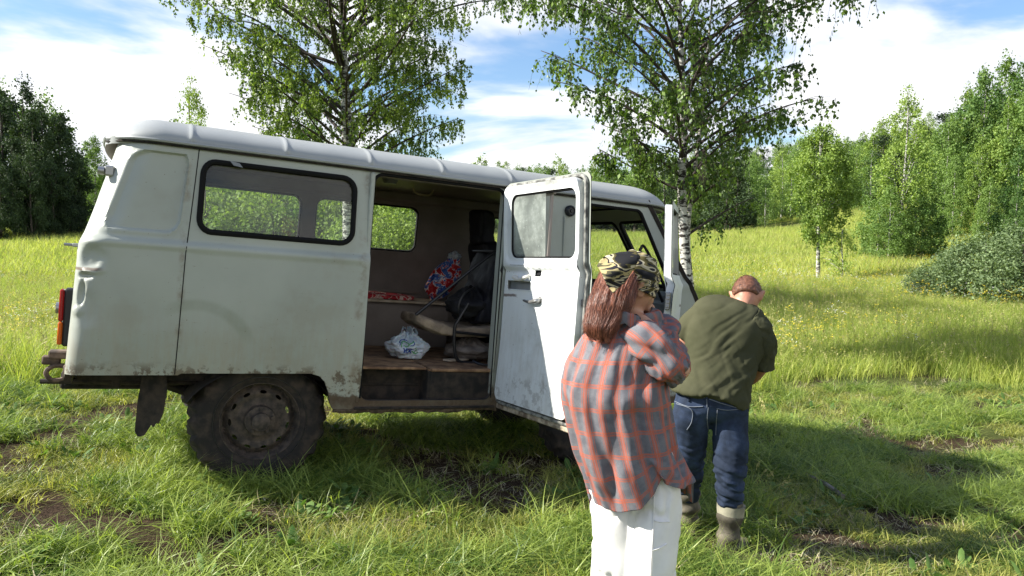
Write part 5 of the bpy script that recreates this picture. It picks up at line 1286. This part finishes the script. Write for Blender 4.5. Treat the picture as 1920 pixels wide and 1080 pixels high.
def near_birch(name, label, trunk, tr, env, zr, nlimb, leafsize, seed, lm, sub=7, twig=6, nleaf=9, group=None, asc=.75, keepf=None, droop=.75):
    r = np.random.default_rng(seed); T = catmull(trunk, 60); base = T[0]
    root = empty(name, tuple(base)); tag(root, label, 'birch tree', group)
    rad = np.interp(np.linspace(0, 1, 60), [0, .03, .1, 1], [tr * 1.55, tr * 1.15, tr, tr * .18])
    obj('trunk', [tube(T - base, rad, 14)], [B_bark], root, 180)
    limbs = []; A0, A1, AR = [], [], []; LP, LD = [], []
    for k in range(nlimb):
        z = zr[0] + (zr[1] - zr[0]) * ((k + .5 * r.random()) / nlimb); j = int(np.argmin(np.abs(T[:, 2] - z))); p0 = T[j]
        az = k * 2.4 + r.random() * .8; dh = np.array([math.cos(az), math.sin(az), 0])
        zt = z + .9; side = dh[0]
        reach = (env(zt, 1) * max(side, 0) ** 2 + env(zt, -1) * max(-side, 0) ** 2) + dh[1] ** 2 * .5 * (env(zt, 1) + env(zt, -1)); reach *= .78 + .36 * r.random()
        t = np.linspace(0, 1, 12)[:, None]; w = r.normal(size=3) * .12
        path = p0 + dh * reach * t + np.array([0, 0, 1]) * reach * (asc * t - .30 * droop * t ** 2.2) + np.sin(t * 3.1) * w * reach * .4
        r0 = min(rad[j] * .6, .010 + reach * .011)
        limbs.append(tube(path - base, np.linspace(r0, .006, 12), 6))
        for m in range(sub + int(reach * 2)):
            ts = .15 + .85 * r.random(); q = path[min(11, int(ts * 11))]; a2 = az + r.choice([-1, 1]) * (.4 + .8 * r.random()); d2 = np.array([math.cos(a2), math.sin(a2), .25 + .3 * r.random()])
            l2 = reach * (.20 + .28 * r.random()) * (1.15 - .5 * ts); u = np.linspace(0, 1, 6)[:, None]
            sp = q + d2 * l2 * u - np.array([0, 0, 1]) * l2 * .55 * u ** 2 * droop
            for a in range(5): A0.append(sp[a]); A1.append(sp[a + 1]); AR.append(.006 * (1 - a / 6))
            for v in range(twig):
                q3 = sp[r.integers(1, 6)]; l3 = .14 + .30 * r.random(); a3 = r.random() * 6.283; h = .5 * r.random(); pr = q3
                for w_ in range(3):
                    nx = q3 + np.array([math.cos(a3) * h * l3 * (w_ + 1) / 3, math.sin(a3) * h * l3 * (w_ + 1) / 3, -l3 * ((w_ + 1) / 3) ** 1.3]); A0.append(pr); A1.append(nx); AR.append(.0022)
                    kk = nleaf // 3; f = r.random(kk)[:, None]; LP.append(pr + (nx - pr) * f + r.normal(size=(kk, 3)) * .018); LD.append(np.tile((nx - pr) / (np.linalg.norm(nx - pr) + 1e-9) * .5 + np.array([0, 0, -.6]), (kk, 1))); pr = nx
    obj('limbs', limbs, [B_twig], root, 180)
    LP, LD = np.concatenate(LP), np.concatenate(LD)
    if keepf is not None: k = keepf(LP, r); LP, LD = LP[k], LD[k]
    V, Fc = prisms(np.array(A0) - base, np.array(A1) - base, np.array(AR)[:, None]); mk('twigs', V, Fc, [B_twig], root, None)
    V, Fc = leaves(LP - base, LD, leafsize, r); mk('crown', V, Fc, [lm], root, None)
    return root, len(LP)
def open_core(x0, y0, w):
    return lambda P, r: r.random(len(P)) > .5 * np.exp(-((P[:, 0] - x0) / w) ** 2) * (P[:, 1] < y0 + .3) + .15 * (fbm(P * 1.1, 3, 2) < .46)
def envt(tab, d):
    """half-widths: rows of (height in photo, left px, right px) at distance d"""
    z = np.array([CAMH + (430 - q[0]) / F * d for q in tab]); l = np.array([q[1] for q in tab]) * d / F; rr = np.array([q[2] for q in tab]) * d / F; o = np.argsort(z)
    return lambda zz, s: float(np.interp(zz, z[o], (rr if s > 0 else l)[o]))
def gz(x, y): return float(hgt(x, y))
def trk(pts, d, top=None):
    """trunk line through photo points at distance d, carried down to the ground and up to the top"""
    P = px(*[(a, b, d) for a, b in pts]); b = P[0].copy(); b[2] = gz(b[0], b[1]) - .05; P = [b] + P[1:]
    if top: t = P[-1] + (P[-1] - P[-2]) / np.linalg.norm(P[-1] - P[-2]) * (top - P[-1][2]); P.append(t)
    return np.array(P)
_, n1 = near_birch('birch_tree', 'large airy birch rising behind the middle of the minibus roof', trk([(656, 600), (652, 280), (646, 150), (640, 0)], 18, 8.6), .155,
    envt([(-190, 10, 10), (-110, 180, 170), (-40, 320, 300), (0, 345, 320), (60, 330, 330), (110, 280, 260), (150, 250, 235), (220, 215, 200), (280, 170, 175), (320, 130, 165)], 18), (2.4, 7.9), 68, .064, 5, L_b1, 8, 10, 12, keepf=open_core(-3.95, 18, .5))
_, n2 = near_birch('birch_tree', 'dense dark-leaved birch with white trunk just right of the cab roof', trk([(1300, 640), (1279, 380), (1282, 250), (1278, 120), (1274, 0)], 11, 8.5), .074,
    envt([(-700, 10, 10), (-400, 180, 180), (-100, 290, 320), (0, 300, 335), (60, 295, 300), (110, 275, 260), (170, 215, 225), (230, 165, 185), (300, 150, 195), (360, 130, 215), (420, 100, 190)], 11), (1.9, 7.9), 74, .060, 8, L_b2, 9, 8, 9, keepf=open_core(2.47, 11, .45))
_, n3 = near_birch('birch_tree', 'thin leaning birch stem beside the white trunk right of the cab', trk([(1318, 620), (1290, 470), (1300, 340), (1318, 200), (1330, 60)], 11.2, 6.5), .042,
    envt([(-400, 40, 60), (0, 110, 150), (300, 90, 130), (400, 80, 150), (470, 40, 160)], 11.2), (1.3, 6.2), 20, .056, 9, L_b2, 4, 5, 9)
print('near leaves', n1, n2, n3)
def far_tree(seed, H, Wd, prof, n, ls, lm, bark, trunk_r=.09, cl=120, cs=.5, dr=.3, lo=.12):
    r = np.random.default_rng(seed); C = []; 
    zs = lo + (1 - lo) * r.random(cl * 4); w = np.interp(zs, *zip(*prof)); keep = r.random(len(zs)) < w + .05; zs, w = zs[keep][:cl], w[keep][:cl]
    a = r.random(len(zs)) * 6.283; rr = np.sqrt(.12 + .88 * r.random(len(zs))) * w * Wd * (.75 + .45 * r.random(len(zs)))
    C = np.stack([np.cos(a) * rr, np.sin(a) * rr, zs * H], -1); k = r.integers(0, len(C), n); s = cs * (.5 + .9 * r.random(len(C)))[k][:, None]
    P = C[k] + r.normal(size=(n, 3)) * s * np.array([.42, .42, .5]) * Wd * .5; P[:, 2] -= np.abs(r.normal(size=n)) * dr * .3
    P[:, 2] = np.maximum(P[:, 2], .03 * H)
    V, Fc = leaves(P, np.tile((0, 0, -.5), (n, 1)), ls, r, .3, .9); cr = mk('crown', V, Fc, [lm], None, None, link=False)
    t = np.linspace(0, 1, 12)[:, None]; tp = np.array([[0, 0, 0]]) + t * np.array([r.normal() * .15, r.normal() * .15, H * .96]) + np.sin(t * 5 + seed) * .05
    parts = [tube(tp, np.linspace(trunk_r, .015, 12), 7)]
    for q in range(22):
        c = C[r.integers(0, len(C))]; z0 = max(.1 * H, c[2] - .12 * H); j = min(11, int(z0 / H * 11)); parts.append(tube([tp[j], (tp[j] + c) / 2 + (0, 0, .05 * H), c], [trunk_r * .3, .012, .006], 4))
    Vt, Ft, _ = join(parts); tk = mk('trunk', Vt, Ft, [bark], None, 180, link=False)
    return cr, tk, H
def plant(proto, x, y, h, name, label, cat='tree', group=None, rz=None, wx=1., sink=.05):
    cr, tk, H = proto; s = h / H; o = empty(name, (x, y, gz(x, y) - sink), random.random() * 6.28 if rz is None else rz); o.scale = (s * wx, s * wx, s)
    tag(o, label, cat, group)
    for nm, q in (('trunk', tk), ('crown', cr)):
        c = bpy.data.objects.new(nm, q.data); COL.objects.link(c); c.parent = o
    return o
def at(xp, d): return (xp - 960) / F * d, d
def plant_px(proto, xp, d, ytop, name, label, cat='tree', group=None, wx=1.):
    x, y = at(xp, d); h = CAMH + (430 - ytop) / F * d - gz(x, y); return plant(proto, x, y, max(h, .3), name, label, cat, group, None, wx)
egg = [(0, .15), (.15, .5), (.35, .9), (.55, 1.), (.75, .75), (.9, .4), (1, .06)]
cone = [(0, .25), (.12, .8), (.3, 1.), (.5, .85), (.7, .55), (.88, .28), (1, .03)]
low = [(0, .7), (.2, 1.), (.5, .95), (.8, .7), (1, .2)]
slim = [(0, .1), (.25, .45), (.45, 1.), (.65, .95), (.85, .6), (1, .08)]
p_slim = far_tree(31, 6.0, 1.2, [(0, 0), (.28, .35), (.45, .75), (.62, 1.), (.8, .85), (.92, .5), (1, .08)] , 27000, .070, L_far, B_bark, .085, 190, .36, .5, .30)
p_air = far_tree(32, 8.0, 1.4, egg, 10000, .085, L_far, B_bark, .10, 130, .38, .5, .2)
p_b1 = far_tree(33, 11, 2.0, egg, 12000, .15, L_mid, B_bark, .11, 150, .45, .5, .1)
p_b2 = far_tree(34, 12, 1.8, slim, 12000, .15, L_far, B_bark, .11, 150, .45, .5, .15)
p_b3 = far_tree(35, 11, 2.3, cone, 13000, .15, L_mid, B_bark, .12, 170, .45, .4, .05)
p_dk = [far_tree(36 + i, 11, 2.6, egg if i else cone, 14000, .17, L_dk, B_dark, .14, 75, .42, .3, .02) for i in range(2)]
p_dl = far_tree(39, 11, 2.5, egg, 10000, .18, L_mid, B_dark, .14, 120, .5, .3, .2)
p_sh = far_tree(40, 2.1, 1.6, low, 22000, .055, L_wil, B_dark, .03, 170, .34, .1, .03)
p_sap = far_tree(41, 2.4, .7, egg, 2500, .06, L_far, B_bark, .02, 60, .4, .1, .1)
p_bush = far_tree(42, 3.2, 1.9, low, 9000, .10, L_far, B_dark, .05, 110, .45, .2, .03)
plant_px(p_slim, 1535, 28, 232, 'birch_tree', 'slender young birch with dense rounded pale-green crown standing alone in the right-hand meadow', 'birch tree')
plant_px(p_sap, 1576, 27.5, 425, 'birch_sapling', 'thin sapling close to the right of the lone slender birch', 'sapling')
plant_px(p_air, 1690, 38, 165, 'birch_tree', 'tall airy birch with bare white trunk above a thicket, second from the lone slender birch', 'birch tree')
for xp, d, yt, lb in ((1645, 39, 300, 'bushy tree left of the tall airy birch'), (1728, 38.5, 285, 'bushy tree right of the tall airy birch'), (1668, 37, 345, 'low leafy thicket tree at the left foot of the tall airy birch'), (1712, 37.2, 350, 'low leafy thicket tree at the right foot of the tall airy birch')):
    plant_px(p_b3, xp, d, yt, 'bushy_tree', lb, 'tree', None, 1.0 if yt < 320 else 1.35)
G_ = 'tall trees of the wood on the right-hand slope'
slope = [(1765, 50, 215, p_b1), (1800, 54, 165, p_b2), (1832, 52, 125, p_b1), (1868, 56, 108, p_b2), (1905, 54, 118, p_b3), (1945, 56, 100, p_b1), (1785, 46, 290, p_b3), (1830, 45, 255, p_b2), (1880, 44, 190, p_b2), (1925, 43, 150, p_b1), (1850, 40, 330, p_b3), (1900, 38, 270, p_b3), (1950, 37, 220, p_b2), (1985, 48, 95, p_b1), (2020, 42, 160, p_b2), (1750, 56, 270, p_b1), (1735, 62, 320, p_b3), (1900, 34, 350, p_b3), (1960, 32, 300, p_b3)]
for xp, d, yt, p in slope: plant_px(p, xp, d, yt, 'wood_tree', 'tall birch in the light green wood on the right-hand slope', 'tree', G_, .95)
# dark wood at the left
G_ = 'trees of the dark wood at the left edge'
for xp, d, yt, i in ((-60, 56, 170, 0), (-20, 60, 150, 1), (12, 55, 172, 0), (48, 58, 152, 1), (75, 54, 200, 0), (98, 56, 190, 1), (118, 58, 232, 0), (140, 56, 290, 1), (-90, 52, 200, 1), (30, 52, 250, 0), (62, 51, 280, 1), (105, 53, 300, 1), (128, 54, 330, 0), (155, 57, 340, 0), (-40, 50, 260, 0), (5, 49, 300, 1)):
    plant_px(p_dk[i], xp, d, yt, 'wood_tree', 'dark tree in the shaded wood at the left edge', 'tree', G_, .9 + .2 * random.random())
plant_px(p_dl, 20, 63, 158, 'wood_tree', 'paler treetop showing above the dark wood at far left', 'tree')
plant_px(p_dl, 92, 62, 178, 'wood_tree', 'paler treetop showing over the right shoulder of the dark wood', 'tree')
plant_px(p_b1, 182, 70, 252, 'distant_tree', 'small rounded tree standing between the dark wood and the rear of the minibus', 'tree')
plant_px(p_air, 368, 34, 150, 'birch_tree', 'small pale birch top showing above the rear of the minibus roof', 'birch tree', None, .8)
plant_px(p_b3, 590, 24, 195, 'bushy_tree', 'bushy yellow-green tree behind the roof left of the large airy birch trunk', 'tree', None, .8)
plant_px(p_b3, 690, 26, 268, 'bushy_tree', 'low bushy tree behind the roof right of the large airy birch trunk', 'tree', None, .8)
for i, (xp, d, yt) in enumerate(((400, 22, 345), (455, 24, 335), (520, 23, 350), (700, 20, 380), (770, 22, 372), (640, 24, 350))):
    plant_px(p_bush, xp, d, yt, 'bush', ['green bush seen through the left part of the long side window', 'tall green bush seen through the middle of the long side window', 'green bush seen through the right part of the long side window', 'green bush seen through the left of the window behind the bench', 'darker bush seen through the right of the window behind the bench', 'bush seen through the window beside the pillar of the far side'][i], 'bush')
plant_px(p_b1, 742, 46, 283, 'distant_tree', 'small treetop just above the roof over the side door opening', 'tree')
plant_px(p_b1, 950, 60, 322, 'distant_tree', 'small treetop just above the roof where the side door is hinged', 'tree')
# willow scrub
plant_px(p_sh, 1835, 20, 448, 'willow_bush', 'large grey-green willow bush at the right edge of the meadow', 'bush', None, 1.15)
plant_px(p_sh, 1925, 19, 425, 'willow_bush', 'grey-green willow bush cut off by the right edge of the photo', 'bush', None, 1.25)
plant_px(p_sh, 1772, 20.5, 488, 'willow_bush', 'low grey-green willow bush at the left end of the willow scrub', 'bush', None, 1.3)
# distant woods: one mass
def mass(name, pts, hs, protos, label, cat):
    vs = []
    for cr, tk, H in protos:
        nV = len(cr.data.vertices); V = np.empty(nV * 3, np.float32); cr.data.vertices.foreach_get('co', V); V = V.reshape(-1, 3)
        Fc = np.array([p.vertices[:] for p in cr.data.polygons]); k = np.random.default_rng(3).random(len(Fc) // 2) < .45; k = np.concatenate([k, k]); F3 = Fc[k]
        Vt = np.array([v.co[:] for v in tk.data.vertices]); Ft = [tuple(p.vertices) for p in tk.data.polygons]; tri = []
        for p in Ft:
            for q in range(1, len(p) - 1): tri.append((p[0] + nV, p[q] + nV, p[q + 1] + nV))
        sc = 1 + .0 * V[:, :1]; vs.append(mk('distant_form', np.concatenate([V, Vt]), np.concatenate([F3, np.array(tri)]), [cr.data.materials[0], tk.data.materials[0]], None, None, mi=[0] * len(F3) + [1] * len(tri), link=False))
    r = np.random.default_rng(17); n = len(pts); s = hs / np.array([11.] * n)
    rot = np.stack([np.zeros(n), np.zeros(n), r.random(n) * 6.283], -1); wd = 1.15 + .5 * r.random(n)
    return scatter(name, pts, rot, np.stack([s * wd, s * wd, s], -1), r.integers(0, len(vs), n), vs, label, cat)
r = np.random.default_rng(23); n = 900
d = 78 + 120 * r.random(n) ** 1.2; xp = -250 + 2500 * r.random(n); x = (xp - 960) / F * d
k = ~((xp > 1730) & (d < 90)); x, y, xp = x[k], d[k], xp[k]; z = hgt(x, y)
hh = (6.2 + 3.2 * r.random(len(x))) * np.interp(xp, [-250, 100, 300, 1100, 1480, 1620, 1760, 2250], [1.2, .9, .8, .95, .95, .95, 1.4, 1.6])
mass('distant_wood', np.stack([x, y, z - .2], -1), hh, [p_b1, p_b2, p_b3, p_dl, p_dk[0]], 'distant mixed wood covering the low hill behind the meadow', 'wood')
# ------------------------------------------------------------------ loose things in and around the minibus
MW = bus.matrix_world.copy()
def inbus(name, loc, label, cat, rz=0.):
    o = empty(name); o.matrix_world = MW @ Matrix.Translation(loc) @ Matrix.Rotation(rz, 4, 'Z'); tag(o, label, cat); return o
# white shopping bag on the floor
def bagmat(nt, b, co):
    n = NOISE(nt, co, 9, 4, .6); nt.links.new(MIX(nt, MAPR(nt, n, .35, .65), (.46, .53, .58), (.64, .70, .74)), b.inputs[0])
P_bag = mat('thin white plastic', rough=.35, build=bagmat); P_bag.node_tree.nodes['Principled BSDF'].inputs['Subsurface Weight'].default_value = .15
bagr = inbus('shopping_bag', (2.04, -.40, .712), 'knotted white plastic shopping bag with blue and green print on the minibus floor', 'shopping bag')
def blob(nu, nv, rx, ry, rz_, seed, amp, creases=.012):
    V = []
    for i in range(nv):
        th = math.pi * (i + .5) / nv
        for j in range(nu):
            az = 2 * math.pi * j / nu; V.append((math.sin(th) * math.cos(az), math.sin(th) * math.sin(az), math.cos(th)))
    V = np.array(V); D = V.copy(); P = V * (rx, ry, rz_); P[:, 2] += rz_; 
    top = sstep(.15, 1, D[:, 2]); P[:, :2] *= (1 - .55 * top)[:, None]; 
    d = amp * (fbm(D * 2.2 + seed, seed, 4) - .5); rdg = np.abs(fbm(D * np.array([5, 5, 3]) + seed, seed + 3, 3) - .5); az = np.arctan2(D[:, 1], D[:, 0])
    d = d - creases * sstep(.08, 0, rdg) + .010 * np.sin(az * 13 + 5 * fbm(D * 3, seed, 2)) * sstep(.1, .8, D[:, 2]); P = P + D * d[:, None]; P[:, 2] = np.maximum(P[:, 2], .004)
    return P, grid_faces(nv, nu).tolist() + [list(range(nu))[::-1], [(nv - 1) * nu + j for j in range(nu)]]
Vb, Fb = blob(90, 60, .150, .125, .088, 4, .07)
ears = []
for s, a in ((-1, .5), (1, -.3), (.2, .2)):
    G = []
    for t in np.linspace(0, 1, 10):
        c = np.array([.0 + s * .055 * t, .02 * math.sin(t * 4 + a), .168 + .045 * math.sin(t * 2.6) - .02 * t * t]); w = .012 + .030 * math.sin(min(1, t * 1.2) * 2.6)
        G.append([c + np.array([a * .3, 1, .3 * math.sin(q * 5 + t * 4)]) * w * q for q in np.linspace(-1, 1, 9)])
    ears.append((np.array(G).reshape(-1, 3), grid_faces(10, 9, False)))
bb = obj('bag_body', [(Vb, Fb)], [P_bag], bagr, 180); be = obj('bag_handles', ears + [tube([(.0, .0, .15), (0, 0, .175)], [.03, .02], 10)], [P_bag], bagr, 180, fix=False)
bt = BVHTree.FromPolygons([Vector(v) for v in Vb], [list(f) for f in Fb])
vd = (MW.inverted() @ Vector((0, 0, CAMH))); vd = vd - Vector((2.04, -.40, .712)); 
def onbag(u, z):   # marks pressed on the near flank: u along the bag, z up
    o = Vector((u + .0, -.5, z)); h = bt.ray_cast(o, Vector((0, 1, 0))); 
    return np.array(h[0]) + (0, -.0018, 0) if h[0] is not None else None
def mark(nm, strokes, r_, m_):
    P = []
    for s in strokes:
        q = [onbag(*a) for a in catmull(np.array(s, float), 18)]; q = [a for a in q if a is not None]
        if len(q) > 2: P.append(tube(np.array(q), r_, 5))
    if P: obj(nm, P, [m_], bb, 180, fix=False)
M_bl, M_gr = mat('blue print', (.02, .07, .32), .4), mat('green print', (.12, .38, .16), .4)
mark('printed_mark', [[(-.075, .088), (-.07, .112), (-.048, .122), (-.03, .108), (-.04, .092), (-.06, .098)], [(-.03, .108), (-.01, .118), (.004, .128)]], .0045, M_gr)
mark('printed_mark', [[(-.085, .096), (-.078, .122), (-.055, .134), (-.03, .13)], [(-.02, .10), (0, .104), (.006, .118), (.0, .13)]], .0035, M_bl)
mark('printed_mark', [[(.0, .062), (.02, .052), (.03, .07), (.02, .09)], [(.01, .05), (.03, .045), (.045, .055)]], .0035, M_gr)
mark('printed_lettering', [[(-.062, .082), (-.058, .07), (-.06, .052)], [(-.058, .054), (-.042, .08)], [(-.042, .082), (-.038, .07), (-.04, .05)], [(-.028, .078), (-.016, .064), (-.004, .048)], [(-.004, .080), (-.016, .064), (-.03, .048)]], .0042, M_bl)
# patterned gift bag on the bench
def gift(nt, b, co):
    n = NOISE(nt, co, 11, 4, .6, .6); n2 = NOISE(nt, co, 16, 3, .5, .3)
    c = RAMP(nt, n, [(0, (.42, .015, .02)), (.44, (.60, .03, .03)), (.47, (.75, .72, .70)), (.50, (.05, .13, .42)), (.56, (.02, .06, .30)), (.62, (.65, .30, .16)), (.66, (.5, .02, .03))], 'CONSTANT')
    c = MIX(nt, MAPR(nt, n2, .64, .67), c, (.8, .78, .76)); nt.links.new(c, b.inputs[0])
gb = inbus('gift_bag', (2.56, .58, 1.066), 'shiny red, white and blue patterned plastic bag leaning on the bench', 'carrier bag')
Vg, Fg = blob(70, 50, .13, .10, .19, 9, .06, .016); Vg = np.array(Vg); Vg[:, 0] += .42 * Vg[:, 2]
obj('bag_body', [(Vg, Fg)], [mat('patterned foil', rough=.3, build=gift)], gb, 180)
Vg2, Fg2 = blob(40, 24, .055, .06, .035, 12, .05); Vg2 = np.array(Vg2) + (.155, 0, .345); obj('bag_top', [(Vg2, Fg2)], [P_bag], gb, 180)
# blanket on the bench
def blk(nt, b, co):
    n = NOISE(nt, co, 7, 4, .6, 1.); c = RAMP(nt, n, [(0, (.30, .012, .018)), (.46, (.38, .02, .025)), (.50, (.55, .42, .36)), (.54, (.40, .02, .03)), (.62, (.2, .01, .02)), (.66, (.6, .5, .42))], 'CONSTANT'); nt.links.new(c, b.inputs[0])
br = inbus('blanket', (1.72, .58, 1.066), 'thin folded red and cream patterned blanket spread on the bench', 'blanket')
Vk, Fk = cushion((-.55, -.24, .0), (.62, .24, .035), 30, .02, 21); obj('blanket_cloth', [(Vk, Fk)], [mat('red patterned blanket', rough=.95, build=blk)], br, 180)
# black jacket / bag on the folding seat
bk = inbus('black_bag', (2.50, -.34, .985), 'slumped black fabric bag with strap lying on the torn seat beside its backrest', 'bag')
Vj, Fj = blob(70, 46, .17, .19, .12, 15, .10, .008); o_ = obj('bag_cloth', [(Vj, Fj)], [mat('black cloth', rough=.8, build=mottled((.006, .006, .008), (.022, .022, .028), 7))], bk, 180)
obj('strap', [tube([(-.12, -.17, .02), (-.155, -.18, .10), (-.12, -.17, .19), (-.04, -.15, .24)], .008, 6, smooth=16)], [V_black], bk)
# rags and loose stuff under the seat
sk = inbus('dusty_sack', (2.50, -.42, .712), 'dusty grey-brown cloth sack pushed under the torn seat', 'sack')
Vs, Fs = blob(60, 40, .19, .14, .075, 19, .07, .012); obj('sack_cloth', [(Vs, Fs)], [mat('dusty sacking', rough=.95, build=mottled((.11, .09, .075), (.22, .185, .155), 8))], sk, 180)
bd_ = inbus('loose_board', (2.36, -.52, .718), 'short broken board lying on the floor beside the seat leg', 'board', .5)
obj('plank', [box((-.11, -.03, 0), (.10, .03, .014), .003)], [V_ply], bd_)
# fallen branch in the shade on the right
def ground_pt(xp, yp):
    o = np.array([0, 0, CAMH]); d = PX(xp, yp, 1.) - o; t = 1.
    for _ in range(60):
        p = o + d * t; e = p[2] - gz(p[0], p[1]); t += e / (-d[2] + .02) * .8
    return o + d * t
a, b = ground_pt(1512, 905), ground_pt(1580, 948)
st_ = [a + (0, 0, .06), (a + b) / 2 + (0, .01, .075), b + (0, 0, .06)]
tag(obj('fallen_stick', [tube(np.array(st_), [.010, .014, .017], 8, smooth=14)], [mat('grey weathered wood', rough=.9, build=mottled((.10, .08, .07), (.26, .22, .20), 14))]), 'short grey weathered stick lying in the shaded grass at right', 'stick')
